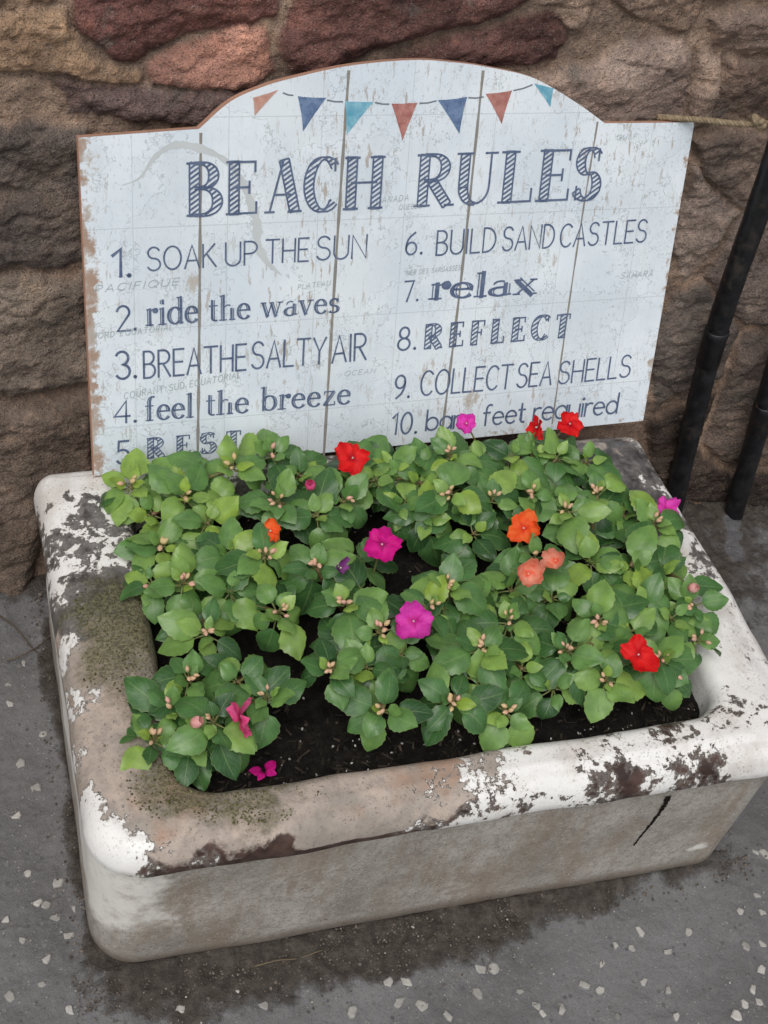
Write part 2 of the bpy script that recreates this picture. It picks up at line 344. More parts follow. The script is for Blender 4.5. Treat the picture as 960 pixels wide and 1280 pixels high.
M = dict(wall=mat_wall(), ground=mat_ground(), rim=mat_rim(), basin=mat_basin(), board=mat_board(), soil=mat_soil(), leaf=mat_leaf(), pipe=mat_pipe(),
         edge=plain('raw_board_edge', (.44, .25, .175), .8, .2, 120, .2), groove=plain('groove_grime', (.25, .235, .21), .8, .3, 150, .2),
         navy=mat_print('navy_print', (.075, .105, .185), (.125, .165, .255)), faint=plain('faint_print', (.36, .41, .42), .6, .2, 90, .3),
         smear=plain('grey_smear', (.52, .55, .555), .6, .10, 60, .3),
         red=mat_print('red_print', (.32, .12, .10), (.47, .22, .19)), blue=mat_print('blue_print', (.09, .14, .26), (.17, .25, .39)), teal=mat_print('teal_print', (.11, .33, .45), (.25, .49, .58)),
         coral=mat_print('coral_print', (.44, .22, .17), (.56, .33, .26)), string=plain('string_print', (.14, .16, .18), .6),
         stem=mat_tint('stem', (.14, .17, .05), (.2, .11, .06), .5), bud=mat_tint('bud', (.55, .42, .2), (.62, .33, .27), .5), twine=mat_tint('twine_fibre', (.2, .15, .095), (.36, .285, .19), .95, .1),
         chip=mat_tint('stone_chip', (.2, .19, .175), (.5, .48, .44), .75, .3), moss=mat_tint('moss_tuft', (.06, .06, .024), (.2, .19, .09), .95, .1), dirt=mat_tint('dirt_crumb', (.075, .062, .05), (.21, .18, .15), .95, .1), bark=mat_tint('bark_sliver', (.012, .01, .008), (.085, .065, .05), .9, .2), perl=mat_tint('grit', (.3, .28, .26), (.65, .64, .62), .8),
         straw=mat_tint('dry_straw', (.09, .07, .05), (.2, .155, .1), .8, .2), crack=plain('crack_dark', (.012, .009, .007), .9, .3, 100, .1), eye=plain('flower_eye', (.6, .55, .5), .5),
         fl_mag=mat_petal('magenta_petal', (.62, .006, .22), (.75, .015, .3), (.30, .0, .1)), fl_pur=mat_petal('pink_purple_petal', (.68, .03, .40), (.80, .08, .5), (.5, .005, .2)),
         fl_red=mat_petal('red_petal', (.68, .008, .012), (.82, .02, .018), (.4, .0, .008)), fl_org=mat_petal('orange_petal', (.86, .09, .015), (.92, .16, .03), (.7, .03, .005)),
         fl_pink=mat_petal('pink_petal', (.80, .07, .24), (.88, .15, .35), (.6, .02, .15)), fl_peach=mat_petal('peach_petal', (.88, .22, .12), (.90, .48, .36), (.86, .10, .03)), fl_pale=mat_petal('pale_pink_petal', (.78, .35, .33), (.86, .52, .48), (.8, .1, .07)), fl_dead=mat_petal('withered_petal', (.16, .03, .17), (.3, .08, .3), (.2, .1, .08)))

# ------------------------------------------------------------------ wall
STONES = [  # outline in pixels of the photo, colour of the stone there, bulge in metres, depth of bedding
 ([(78, -40), (345, -40), (345, 18), (318, 30), (250, 40), (192, 68), (176, 78), (150, 74), (98, 44)], (86, 55, 50), .012),
 ([(190, 74), (215, 62), (300, 22), (335, 30), (348, 52), (350, 92), (320, 112), (240, 104), (196, 104)], (132, 94, 80), .010),
 ([(352, 36), (380, -40), (672, -40), (672, 10), (640, 24), (560, 40), (480, 68), (420, 88), (362, 92)], (84, 56, 51), .014),
 ([(420, 96), (490, 74), (570, 46), (650, 28), (690, 18), (714, 50), (706, 72), (655, 84), (600, 92), (520, 100)], (80, 54, 49), .010),
 ([(676, -40), (770, -40), (764, 2), (742, 22), (726, 40), (706, 42), (690, 32), (676, 16)], (128, 108, 92), .012),
 ([(770, -40), (886, -40), (880, 20), (860, 40), (800, 30), (772, 8)], (110, 92, 78), .004),
 ([(664, 96), (700, 86), (742, 64), (800, 56), (860, 48), (872, 62), (868, 110), (860, 160), (756, 175), (690, 150), (640, 120)], (122, 106, 96), .010),
 ([(884, 52), (908, 70), (906, 110), (898, 152), (862, 158), (868, 110)], (128, 110, 96), .008),
 ([(892, 22), (940, 8), (1010, 6), (1010, 68), (930, 70), (898, 52)], (122, 104, 92), .012),
 ([(912, 74), (1010, 74), (1010, 150), (900, 152), (908, 112)], (96, 80, 70), .006),
 ([(60, 108), (130, 104), (330, 106), (345, 118), (300, 135), (250, 165), (170, 150), (80, 146)], (82, 67, 64), .008),
 ([(-60, 26), (40, 18), (88, 24), (94, 50), (120, 74), (190, 84), (186, 100), (100, 102), (-60, 96)], (128, 104, 80), .002),
 ([(-60, -40), (70, -40), (84, 16), (40, 22), (-60, 24)], (110, 90, 72), .008),
 ([(-60, 160), (40, 150), (110, 160), (120, 250), (118, 330), (40, 338), (-60, 345)], (78, 70, 65), .012),
 ([(-60, 352), (50, 345), (120, 342), (125, 420), (122, 478), (60, 492), (-60, 500)], (106, 95, 84), .014),
 ([(-60, 510), (60, 498), (130, 486), (130, 580), (60, 600), (45, 700), (20, 748), (-60, 770)], (92, 80, 70), .030),
 ([(868, 168), (1010, 160), (1010, 255), (930, 262), (880, 220)], (106, 92, 82), .008),
 ([(866, 200), (884, 226), (930, 268), (880, 330), (850, 360), (838, 320)], (128, 114, 104), .004),
 ([(936, 268), (1010, 262), (1010, 400), (930, 410), (880, 350)], (104, 92, 84), .010),
 ([(838, 372), (880, 354), (922, 412), (905, 470), (840, 500), (815, 520), (810, 470)], (88, 80, 74), .008),
 ([(926, 418), (1010, 408), (1010, 560), (920, 585), (880, 560), (905, 480)], (84, 74, 68), .010),
 ([(812, 530), (900, 490), (870, 560), (915, 595), (1010, 580), (1010, 660), (900, 640), (820, 620)], (58, 49, 44), .006)]
def build_wall():
    xs = np.concatenate([np.linspace(-3.5, -.16, 60), np.arange(-.15, 1.12, .0026), np.linspace(1.13, 4, 60)])
    zs = np.concatenate([np.arange(-.04, .70, .0026), np.linspace(.705, 2.4, 80)])
    X, Z = np.meshgrid(xs, zs); x, z = X.ravel(), Z.ravel()
    wx = x + .012 * (fbm(x * 22, z * 22, 3) - .5) * 2; wz = z + .012 * (fbm(x * 22, z * 22, 9) - .5) * 2
    # far parts of the wall: scattered stones
    rng = np.random.default_rng(5); sx = np.concatenate([rng.uniform(-3.6, 4.1, 420)]); sz = rng.uniform(-.1, 2.5, 420)
    D = np.full(len(x), 9.); D2 = D.copy(); I = np.zeros(len(x), int)
    for i in range(len(sx)):
        d = np.hypot((wx - sx[i]) * .62, wz - sz[i]); m = d < D; D2 = np.where(m, D, np.minimum(D2, d)); I = np.where(m, i, I); D = np.where(m, d, D)
    pal = np.array([alb(c, .72) for c in ((86, 58, 52), (120, 94, 80), (100, 84, 72), (84, 68, 60), (126, 104, 88), (94, 78, 68))])
    sdf = (D2 - D) * .6 - .006; col = pal[(I * 7) % 6]; bul = .006 + .012 * ((I * 37) % 11) / 11; sid = I.astype(float)
    inside = (x > -.09) & (x < .98) & (z < .66)
    sdf = np.where(inside, -.03, sdf)
    for k, (poly, c, bl) in enumerate(STONES):
        P = np.array([atw(*q)[[0, 2]] for q in poly]); n = len(P); d = np.full(len(x), 9.); ins = np.zeros(len(x), bool)
        for a in range(n):
            p, q = P[a], P[(a + 1) % n]; e = q - p
            t = np.clip(((wx - p[0]) * e[0] + (wz - p[1]) * e[1]) / (e @ e), 0, 1)
            d = np.minimum(d, np.hypot(wx - p[0] - t * e[0], wz - p[1] - t * e[1]))
            cr = ((p[1] > wz) != (q[1] > wz)); xi = p[0] + (wz - p[1]) / (q[1] - p[1] + 1e-12) * e[0]; ins ^= cr & (wx < xi)
        s = np.where(ins, d, -d); m = s > sdf
        sdf = np.where(m, s, sdf); col = np.where(m[:, None], np.array(alb(c, .50)) * .82 + .18 * np.mean(alb(c, .50)), col); bul = np.where(m, bl, bul); sid = np.where(m, 500 + k, sid)
    st = ss(-.001, .0035, sdf)
    rx, rz = x + sid * .37, z + sid * .71
    facets = np.abs(fbm(rx * 11, rz * 16, 2, 3) - .5) * 2
    strata = fbm(rx * 7 + rz * 5, rz * 26 - rx * 6, 4, 5, .55); str2 = fbm(rx * 19, rz * 24, 44, 5, .55)
    h_st = bul * ss(-.002, .016, sdf) + .017 * (fbm(rx * 8, rz * 12, 6, 6, .62) - .5) + .0030 * (np.floor(strata * 11) + ss(.72, 1., strata * 11 - np.floor(strata * 11)) - 5.5) + .0022 * (np.floor(str2 * 9) + ss(.7, 1., str2 * 9 - np.floor(str2 * 9)) - 4.5) - .005 * ss(.08, .0, facets) + .006 * np.abs(fbm(rx * 40, rz * 55, 14, 4, .6) - .5)
    h_mo = -.012 + .016 * (fbm(x * 34, z * 34, 8, 5, .6) - .5)
    h = .56 * h_st * st + .55 * h_mo * (1 - st) + .0062 * (fbm(x * 95, z * 95, 12, 3, .7) - .5)
    base = .028 * ss(.17, .0, z) * ss(.12, -.02, x); h = h + base
    mcol = np.array(alb((124, 108, 95), .62)); mvar = .65 + .7 * fbm(x * 26, z * 26, 20, 5)[:, None]
    C = col * st[:, None] * (.78 + .44 * fbm(rx * 16, rz * 24, 22, 4)[:, None]) + (mcol * mvar) * (1 - st[:, None])
    foot_dark = ss(.30, .0, z + .08 * (fbm(x * 9, z * 9, 40) - .5)) * .32; C = C * (1 - foot_dark[:, None] * np.array([.8, .85, .9]))   # wall colour gets darker towards the foot
    y = .505 + .1 * z - h
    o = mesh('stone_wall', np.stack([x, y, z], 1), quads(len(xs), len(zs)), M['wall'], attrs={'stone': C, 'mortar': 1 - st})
    tag(o, 'rough weathered rubble wall of red and brown sandstone behind the white sign', 'wall')
build_wall()

# ------------------------------------------------------------------ ground
H = .2336
BASE = [np.array(p) for p in ((.0115, .0165), (.6399, .0165), (.640, .415), (.016, .420))]
def build_ground():
    xs = np.concatenate([np.linspace(-25, -.75, 40), np.arange(-.7, 1.35, .004), np.linspace(1.4, 25, 40)])
    ys = np.concatenate([np.linspace(-25, -.75, 40), np.arange(-.7, .62, .004), np.linspace(.7, 1.2, 4)])
    X, Y = np.meshgrid(xs, ys); x, y = X.ravel(), Y.ravel(); near = (np.abs(x - .3) < 1.0) & (np.abs(y) < .7)
    dx = np.maximum(np.maximum(.014 - x, x - .64), 0); dy = np.maximum(np.maximum(.02 - y, y - .42), 0); d = np.hypot(dx, dy)
    nz = fbm(x * 14, y * 14, 3, 5)
    front = ss(.095, .03, (.02 - y) + .05 * (nz - .5) + .035 * ss(.0, .4, np.abs(x - .18)) ) * (y < .03) * ss(-.06, .06, x) * ss(.72, .60, x)
    mud = np.maximum(front * .95, ss(.022, .0, d + .03 * (nz - .5)) * .8)
    mud = np.maximum(mud, ss(.10, .0, (.50 - y) + .06 * (nz - .5)) * .9)
    mud = np.maximum(mud, ss(.30, .0, np.hypot((x - .80) * .9, y - .44)) * .75)
    pz = [at(*q, 2, 0.)[:2] for q in ((915, 655), (918, 695))]; a, b = pz; e = b - a
    t = np.clip(((x - a[0]) * e[0] + (y - a[1]) * e[1]) / (e @ e), 0, 1); pd = np.hypot(x - a[0] - t * e[0], y - a[1] - t * e[1])
    z = np.where(near, .004 * (fbm(x * 8, y * 8, 5, 4) - .5) + .0035 * (fbm(x * 70, y * 70, 7, 3) - .5) + mud * (.003 + .016 * (fbm(x * 70, y * 70, 9, 4, .7) - .5)), 0)
    z = z + ss(.03, .0, np.abs(d)) * (d > 0) * .006 * nz
    o = mesh('pavement', np.stack([x, y, z], 1), quads(len(xs), len(ys)), M['ground'], attrs={'mud': mud, 'patch': ss(.024, .002, pd)})
    tag(o, 'dark grey asphalt pavement set with pale stone chips', 'pavement', kind='structure')
    # pale aggregate lying flush in the asphalt, and loose grit
    rng = np.random.default_rng(11); mb = MB()
    def stone(px, py, r, zz, tint):
        k = rng.integers(7, 11); an = np.sort(rng.uniform(0, 2 * math.pi, k) * .35 + np.arange(k) * 2 * math.pi / k * .95); rr = r * rng.uniform(.82, 1.1, k); asp = rng.uniform(.6, 1); ro = rng.uniform(0, 3)
        P = np.stack([np.cos(an) * rr, np.sin(an) * rr * asp], 1); P = P @ np.array([[math.cos(ro), math.sin(ro)], [-math.sin(ro), math.cos(ro)]])
        hh = r * rng.uniform(.10, .3)
        v = [(px + a * 1.05, py + b * 1.05, zz - r * .4) for a, b in P] + [(px + a, py + b, zz + hh * .4) for a, b in P] + [(px + a * .72, py + b * .72, zz + hh) for a, b in P]
        f = quads(k, 3, True).tolist() + [[2 * k + i for i in range(k)]]
        mb.add(v, f, tint)
    pix = [(30, 690 + 140), (12, 880), (10, 857), (68, 905), (55, 918), (75, 1042), (86, 1102), (72, 1104), (47, 1128), (58, 1132), (69, 1148), (94, 1138), (86, 1170), (58, 1199), (53, 1231), (88, 1263), (8, 1150), (98, 1082), (485, 1228), (508, 1228), (500, 1253), (527, 1258), (600, 1211), (617, 1211), (730, 1232), (752, 1205), (750, 1238), (790, 1186), (768, 1182), (670, 1257), (678, 1268), (805, 1228), (836, 1238), (845, 1270), (932, 1183), (925, 1140), (946, 1120), (952, 1141), (953, 1180), (951, 1214), (941, 1237), (948, 1253), (930, 1255), (944, 1066), (955, 1068), (860, 1165), (835, 1190), (597, 1243), (330, 1257), (296, 1238), (920, 1270), (800, 1165), (20, 1020), (45, 985), (100, 1012), (25, 955), (60, 868), (28, 1175), (35, 1092), (700, 1262), (650, 1240), (560, 1270), (440, 1265), (225, 1262), (160, 1250), (12, 1246)]
    for q in pix: a = at(*q, 2, 0.); stone(a[0], a[1], rng.uniform(.0036, .0066), .0012, rng.uniform(.3, .95))
    for _ in range(420):
        a = rng.uniform(-1.4, 2.2), rng.uniform(-1.6, .46)
        if .0 < a[0] < .655 and -.01 < a[1] < .44: continue
        stone(a[0], a[1], rng.uniform(.0016, .0046), .0005, rng.uniform(.0, .6) ** 1.6)
    for _ in range(1500):
        s = rng.random()
        if s < .55: a = rng.uniform(-.02, .68), .02 - abs(rng.normal(0, .05)) - .004
        elif s < .8: a = -abs(rng.normal(0, .05)) + .005, rng.uniform(-.02, .46)
        else: a = .65 + abs(rng.normal(0, .12)), rng.uniform(.2, .47)
        if rng.random() < .6: continue
        stone(a[0], a[1], rng.uniform(.0004, .0013), .003, rng.uniform(-.3, .5) if rng.random() < .93 else .9)
    tag(mb.build('stone_chips', M['chip'], smooth=False), 'pale stone chips and loose grit scattered over the dark asphalt', 'stone chips', kind='stuff')
build_ground()
def build_dirt():
    rng = np.random.default_rng(17); mb = MB()
    for _ in range(3600):
        s_ = rng.random()
        if s_ < .6: a = rng.uniform(-.01, .68), .018 - abs(rng.normal(0, .024)) * (1.4 if rng.random() < .2 else 1)
        elif s_ < .75: a = .012 - abs(rng.normal(0, .009)), rng.uniform(-.02, .5)
        elif s_ < .9: a = .645 + abs(rng.normal(0, .022)), rng.uniform(.0, .48)
        else: a = rng.uniform(-.2, 1.1), .49 - abs(rng.normal(0, .03))
        if s_ < .6 and a[0] > .42: a = (a[0], .018 - abs(rng.normal(0, .011)))
        r_ = rng.uniform(.0003, .0014) * (1.8 if rng.random() < .04 else 1); blob(mb, np.array([a[0], a[1], .003 + r_ * .3]), rng.normal(0, 1, 3), r_ * 2.1, r_, rng.random() ** 1.4, 5, 3)
    tag(mb.build('dirt_crumbs', M['dirt'], smooth=False), 'brown crumbs of dirt gathered along the foot of the sink', 'dirt', kind='stuff')
build_dirt()

# ------------------------------------------------------------------ the old sink used as a planter
def rloop(Q, rads, ns=(110, 70, 110, 70), nc=18):
    """rounded quad: corners FL, FR, BR, BL"""
    out = []; Q = [np.asarray(q[:2], float) for q in Q]; arcs = []
    for i in range(4):
        p, a, b = Q[i], nrm(Q[i - 1] - Q[i]), nrm(Q[(i + 1) % 4] - Q[i]); r = rads[i]
        half = math.acos(np.clip(a @ b, -1, 1)) / 2; t = r / math.tan(half); c = p + nrm(a + b) * (r / math.sin(half)); s, e = p + a * t - c, p + b * t - c
        a0, a1 = math.atan2(s[1], s[0]), math.atan2(e[1], e[0])
        while a1 < a0: a1 += 2 * math.pi
        arcs.append([c + r * np.array([math.cos(w), math.sin(w)]) for w in np.linspace(a0, a1, nc)])
    for i in range(4):
        out += arcs[i]; s, e = arcs[i][-1], arcs[(i + 1) % 4][0]
        out += [s + (e - s) * t for t in np.linspace(0, 1, ns[i] + 2)[1:-1]]
    return np.array(out)
RO = [(.001, -.004), (.670, .001), (.659, .432), (.0005, .434)]
RI = [(.0605, .034), (.594, .043), (.614, .392), (.074, .392)]
OUT = rloop(RO, (.048, .045, .022, .020)); INN = rloop(RI, (.050, .050, .045, .045))
INN_POLY = INN
def inset(L, d):
    t = np.roll(L, -1, 0) - np.roll(L, 1, 0); t /= np.linalg.norm(t, axis=1)[:, None]; return L + d * np.stack([-t[:, 1], t[:, 0]], 1)
WEAR = [  # where on the photo: paint left, moss, brown glaze showing
 (60, 590, .95, 0, .9), (110, 585, .95, 0, .9), (70, 625, .62, 0, 1), (120, 630, .45, 0, 1), (145, 600, .8, 0, 1), (75, 680, .52, 0, 1), (120, 670, .42, 0, 1), (145, 690, .62, .2, 1),
 (85, 720, .56, .1, .8), (115, 735, .22, .7, .9), (145, 760, .12, .95, .5), (100, 780, .2, .7, .6), (125, 790, .12, .95, .4), (130, 830, .15, .95, .2), (150, 855, .3, .7, 0), (110, 850, .15, .6, .1), (155, 900, .15, .5, 0), (80, 800, .75, 0, .5), (84, 870, .8, 0, .5), (92, 930, .72, 0, .4), (105, 1000, .9, 0, .2),
 (125, 900, .08, .2, 0), (150, 960, .05, .35, 0), (120, 960, .1, .1, 0), (185, 990, .05, .8, 0), (230, 1010, .03, .9, 0), (215, 975, .05, .8, 0), (270, 1000, .03, .8, 0), (150, 1010, .3, .15, 0), (125, 1030, .95, 0, .2), (140, 1060, .95, 0, .2), (170, 1075, .7, 0, .7), (210, 1065, .5, .1, .3), (260, 1068, .62, 0, .5), (225, 1035, .1, .25, 0), (300, 1025, .02, .65, 0), (330, 1010, .02, .75, 0), (390, 995, .02, .5, 0), (280, 1075, .45, 0, 1), (200, 1085, .22, 0, 1), (330, 1070, .25, 0, .9), (250, 1083, .2, 0, 1), (370, 1066, .15, 0, 1),
 (400, 1045, .12, .05, .1), (420, 1005, .05, .25, 0), (460, 1020, .12, .1, 0), (480, 1000, .2, .15, 0), (420, 1058, .58, 0, .8), (450, 1050, .6, 0, .8), (480, 1046, .5, 0, 1), (510, 1043, .56, 0, 1), (540, 1036, .42, 0, 1), (500, 980, .3, .2, .1), (510, 1015, .34, .05, .2), (535, 995, .40, .1, .3), (560, 965, .40, .1, .3), (560, 990, .47, .05, .3), (560, 1012, .5, 0, .5), (575, 1030, .48, 0, 1), (595, 965, .52, 0, .3), (600, 990, .56, 0, .5), (620, 1005, .62, 0, .8), (640, 975, .66, 0, .5), (600, 1025, .6, 0, 1), (660, 1000, .62, 0, .9), (700, 960, .72, 0, .7), (710, 990, .62, 0, .9), (750, 935, .62, 0, 1), (770, 970, .45, 0, 1), (780, 990, .34, 0, 1), (740, 1005, .62, 0, 1),
 (810, 930, .72, 0, 1), (850, 960, .5, 0, 1), (850, 910, .62, 0, .8), (880, 890, .62, 0, 1), (900, 920, .62, 0, 1), (910, 960, .45, 0, 1), (940, 940, .75, 0, 1), (930, 880, .56, 0, 1), (915, 775, .62, 0, 1), (945, 820, .6, 0, 1), (900, 850, .74, 0, .6), (935, 850, .68, 0, .8), (900, 800, .78, 0, .6), (930, 800, .70, 0, .9), (905, 740, .68, 0, 1), (885, 700, .52, 0, 1), (870, 680, .6, 0, 1), (850, 640, .42, 0, .8), (830, 610, .40, .1, .8), (800, 575, .26, .1, .7), (770, 560, .22, .1, .6), (797, 543, .6, 0, .5), (842, 600, .66, 0, .7), (820, 568, .62, 0, .6), (760, 600, .2, .1, .7), (735, 548, .3, 0, .5)]
WP = np.array([at(a, b, 2, H - .004)[:2] for a, b, *_ in WEAR]); WA = np.array([w[2:] for w in WEAR])
def wear(x, y):
    o = np.zeros((len(x), 3)); ws = np.zeros(len(x))
    for p, a in zip(WP, WA):
        q = (x - p[0]) ** 2 + (y - p[1]) ** 2; w = np.exp(-q / (2 * .0135 ** 2)) + 1e-7 / (q + 1e-4); o += w[:, None] * a; ws += w
    return o / ws[:, None]
sink = thing('butler_sink', 'old low white sink with peeling paint used as a flower planter', 'planter', (.33, .21, 0))
def local(v): return np.asarray(v, float) - np.array([.33, .21, 0])
def build_sink():
    n = len(OUT); rings = []
    # ring list: (blend outer->inner, extra inset, z)
    k = .5
    for a in np.linspace(0, 1, 5): rings.append((0, .006 - .006 * a, H - .046 + .010 * a))          # lip from below
    for a in np.linspace(.15, 1, 10):                                                            # outer roll
        w = a * math.pi / 2; rings.append((0, .019 * (1 - math.cos(w)), H - .036 + .030 * math.sin(w)))
    for a in np.linspace(.04, 1, 20): rings.append((a, .019 * (1 - a), H - .006 + .005 * float(ss(0, .6, a))))    # top
    ir = []
    for a in np.linspace(.1, 1, 8): w = a * math.pi / 2; ir.append((.014 * math.sin(w), H - .001 - .018 * (1 - math.cos(w))))
    for a in np.linspace(.2, 1, 8): ir.append((.014 + .004 * a, H - .019 - .07 * a))
    V = []
    for b, i, z in rings:
        L = inset(OUT, i) * (1 - b) + INN * b; V.append(np.c_[L, np.full(n, z)])
    for i, z in ir: V.append(np.c_[inset(INN, i), np.full(n, z)])
    v = np.concatenate(V); x, y = v[:, 0], v[:, 1]
    w1 = fbm(x * 9, y * 9, 31, 3) - .5; w2 = fbm(x * 45, y * 45 + v[:, 2] * 40, 33, 4) - .5
    v[:, 2] += .005 * w1 + .0022 * w2; v[:, 0] += .006 * (fbm(x * 11 + 3, y * 11, 35, 3) - .5); v[:, 1] += .007 * (fbm(x * 11, y * 11 + 7, 37, 3) - .5)
    A = wear(x, y); lowlip = ss(H - .026, H - .038, v[:, 2]) * np.repeat(np.r_[np.ones(len(rings)), np.zeros(len(ir))], n)
    ins = np.repeat(np.r_[np.zeros(len(rings)), np.ones(len(ir))], n)
    A[:, 0] = A[:, 0] * (1 - .2 * lowlip * ss(.30, .20, x))
    o = mesh('rim', local(v), quads(n, len(V), True), M['rim'], sink, attrs={'paint': A[:, 0], 'moss': A[:, 1] * (1 - lowlip), 'glaze': np.maximum(A[:, 2], lowlip * ss(.03, .09, x))})
    # cushions of moss on the rim
    rg = np.random.default_rng(8); mb = MB(); k = 0; top = np.where((np.repeat(np.arange(len(V)), n) > 12) & (np.repeat(np.arange(len(V)), n) < len(rings) + 2))[0]
    pat = A[top, 1] + 1.3 * (fbm(v[top, 0] * 75, v[top, 1] * 75, 71, 4, .6) - .5); cand = top[pat > .62]
    for i in rg.choice(cand, min(1500, len(cand)), replace=False):
        r_ = rg.uniform(.0004, .0012) * (1.5 if rg.random() < .1 else 1); blob(mb, v[i] + np.r_[rg.normal(0, .0012, 2), r_ * .25], rg.normal(0, .4, 3) + [0, 0, 1], r_ * 1.7, r_, rg.random(), 5, 3)
    mb.build('moss', M['moss'], sink, origin=(.33, .21, 0))
    # body below the rim
    B = rloop([(a + .012 * sx, b + .012 * sy) for (a, b), sx, sy in zip([RO[0], RO[1], RO[2], RO[3]], (.3, -1, -1, .6), (1, 1, -1, -1))], (.050, .034, .022, .02))
    G = rloop(BASE, (.040, .020, .022, .02)); V = []
    zs = np.r_[H - .040, np.linspace(H - .05, .018, 26)]
    for z in zs: t = (H - .04 - z) / (H - .04); V.append(np.c_[B * (1 - t) + G * t, np.full(n, z)])
    for a in np.linspace(.15, 1, 8): w = a * math.pi / 2; t = 1 - .018 / (H - .04) * (1 - math.sin(w)) ; V.append(np.c_[inset(B * (1 - t) + G * t, .009 * (1 - math.cos(w))), np.full(n, .018 * (1 - math.sin(w)) - .002)])
    v = np.concatenate(V); x, y, z = v.T
    v[:, 1] += .004 * (fbm(x * 12, z * 14, 41, 4) - .5); v[:, 0] += .004 * (fbm(y * 12, z * 14, 43, 4) - .5)
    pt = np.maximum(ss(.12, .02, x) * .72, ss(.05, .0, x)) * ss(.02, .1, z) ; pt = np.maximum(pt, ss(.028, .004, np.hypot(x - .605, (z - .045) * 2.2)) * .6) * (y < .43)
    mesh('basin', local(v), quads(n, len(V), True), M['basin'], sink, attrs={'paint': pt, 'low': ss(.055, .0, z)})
    # the black crack under the lip
    P = []
    for q in ((836, 992), (826, 1010), (818, 1022), (808, 1034), (799, 1046), (792, 1056)):
        p = at(*q, 1, .0145); P.append(p)
    P = smoothline(P, 16); w = np.linspace(.0034, .0012, len(P)) * (1 + .3 * np.sin(np.arange(len(P)) * 2.3)); m = MB()
    mm = []
    rj = np.random.default_rng(4)
    P = densify3(P, 60); w = np.interp(np.linspace(0, 1, 60), np.linspace(0, 1, len(w)), w)
    for p, r in zip(P, w): mm += [[p[0] - r * rj.uniform(.5, 1.3), 0, p[2]], [p[0], 0, p[2]], [p[0] + r * rj.uniform(.3, 1.2), 0, p[2]]]
    mm = np.array(mm); t = (H - .04 - mm[:, 2]) / (H - .04); f0 = (RO[0][1] + .012 + (RO[1][1] - RO[0][1]) * mm[:, 0] / .67) * (1 - t) + .0165 * t
    mm[:, 1] = f0 + .004 * (fbm(mm[:, 0] * 12, mm[:, 2] * 14, 41, 4) - .5) - .0006; mm[1::3, 1] -= .0002
    m.add(local(mm), quads(3, len(P)).tolist()); m.build('crack', M['crack'], sink)
build_sink()

# ------------------------------------------------------------------ soil
SOILZ = H - .036
def inpoly(x, y, P):
    r = np.zeros(len(x), bool)
    for i in range(len(P)):
        p, q = P[i - 1], P[i]; c = (p[1] > y) != (q[1] > y); r ^= c & (x < p[0] + (y - p[1]) / (q[1] - p[1] + 1e-15) * (q[0] - p[0]))
    return r
def soil_h(x, y): return SOILZ + .016 * (fbm(x * 11, y * 11, 51, 3) - .5) + .007 * (fbm(x * 60, y * 60, 53, 4, .6) - .5) + .004 * (fbm(x * 190, y * 190, 55, 3) - .5)
def build_soil():
    SI = inset(INN, .0155); c = SI.mean(0); m = 110; V = []
    for a in np.linspace(1, .02, m): L = c + (SI - c) * a; V.append(np.c_[L, soil_h(L[:, 0], L[:, 1])])
    v = np.concatenate(V); n = len(SI); f = quads(n, m, True)
    tag(mesh('potting_soil', v, f, M['soil']), 'dark crumbly potting soil filling the sink', 'soil', kind='stuff')
    rng = np.random.default_rng(3); bk, pl = MB(), MB(); k = 0
    while k < 1500:
        x, y = rng.uniform(.07, .6), rng.uniform(.04, .39)
        if rng.random() < .5: y = .045 + abs(rng.normal(0, .04))
        if not inpoly(np.array([x]), np.array([y]), inset(INN, .018))[0]: continue
        k += 1; z = float(soil_h(np.array([x]), np.array([y]))[0]); a = rng.uniform(0, 6.3); L = rng.uniform(.002, .010) * (1.4 if rng.random() < .1 else 1); w = rng.uniform(.0004, .0016); ti = rng.uniform(-.4, .4)
        d = np.array([math.cos(a), math.sin(a), ti]); s = np.array([-math.sin(a), math.cos(a), rng.uniform(-.5, .5)]); p = np.array([x, y, z + .001]); u = np.array([0, 0, .0006])
        bk.add([p - d * L / 2 - s * w, p + d * L / 2 - s * w * .5, p + d * L / 2 + s * w * .5, p - d * L / 2 + s * w, p - s * w * .5 + u, p + d * L * .3 + u, p + s * w * .5 + u], [[0, 1, 5, 4], [4, 5, 6], [5, 1, 2], [6, 5, 2, 3], [0, 4, 6, 3]], rng.random() ** 3)
        if k % 9 == 0: blob(pl, p + u, rng.normal(0, 1, 3), rng.uniform(.001, .0032), rng.uniform(.0005, .0013), rng.random(), 5, 4)
    tag(bk.build('bark_slivers', M['bark'], smooth=False), 'dark bark slivers lying over the potting soil', 'bark', kind='stuff')
    tag(pl.build('white_grit', M['perl'], smooth=False), 'tiny white grit specks sprinkled on the potting soil', 'grit', kind='stuff')
build_soil()

# ------------------------------------------------------------------ the sign
SW, SH, SYAW, STILT = .6078, .3257, .0487, .3217
SX, SY = .0538, .4050
_e = np.array([math.cos(SYAW), math.sin(SYAW), 0.]); _n = np.array([-math.sin(SYAW), math.cos(SYAW), 0.]); _u = _n * math.sin(STILT) + np.array([0, 0, math.cos(STILT)]); _z = np.cross(_e, _u)
_o = np.array([SX, SY, H + .003])
def sg(x, y):
    """pixel -> position on the face of the board (metres along, metres up)"""
    d = FW + (x - 480) / F * RT - (y - 640) / F * UP; p = CAM + ((_o - CAM) @ _z) / (d @ _z) * d - _o
    return np.array([p @ _e, p @ _u])
sign = thing('beach_sign', 'white wooden board with arched top listing ten beach rules', 'sign', (SX, SY, H + .002))
sign.matrix_world = Matrix.Translation((SX, SY, H + .003)) @ Matrix.Rotation(SYAW, 4, 'Z') @ Matrix.Rotation(R(90) - STILT, 4, 'X')   # x along, y up the board, z towards the viewer
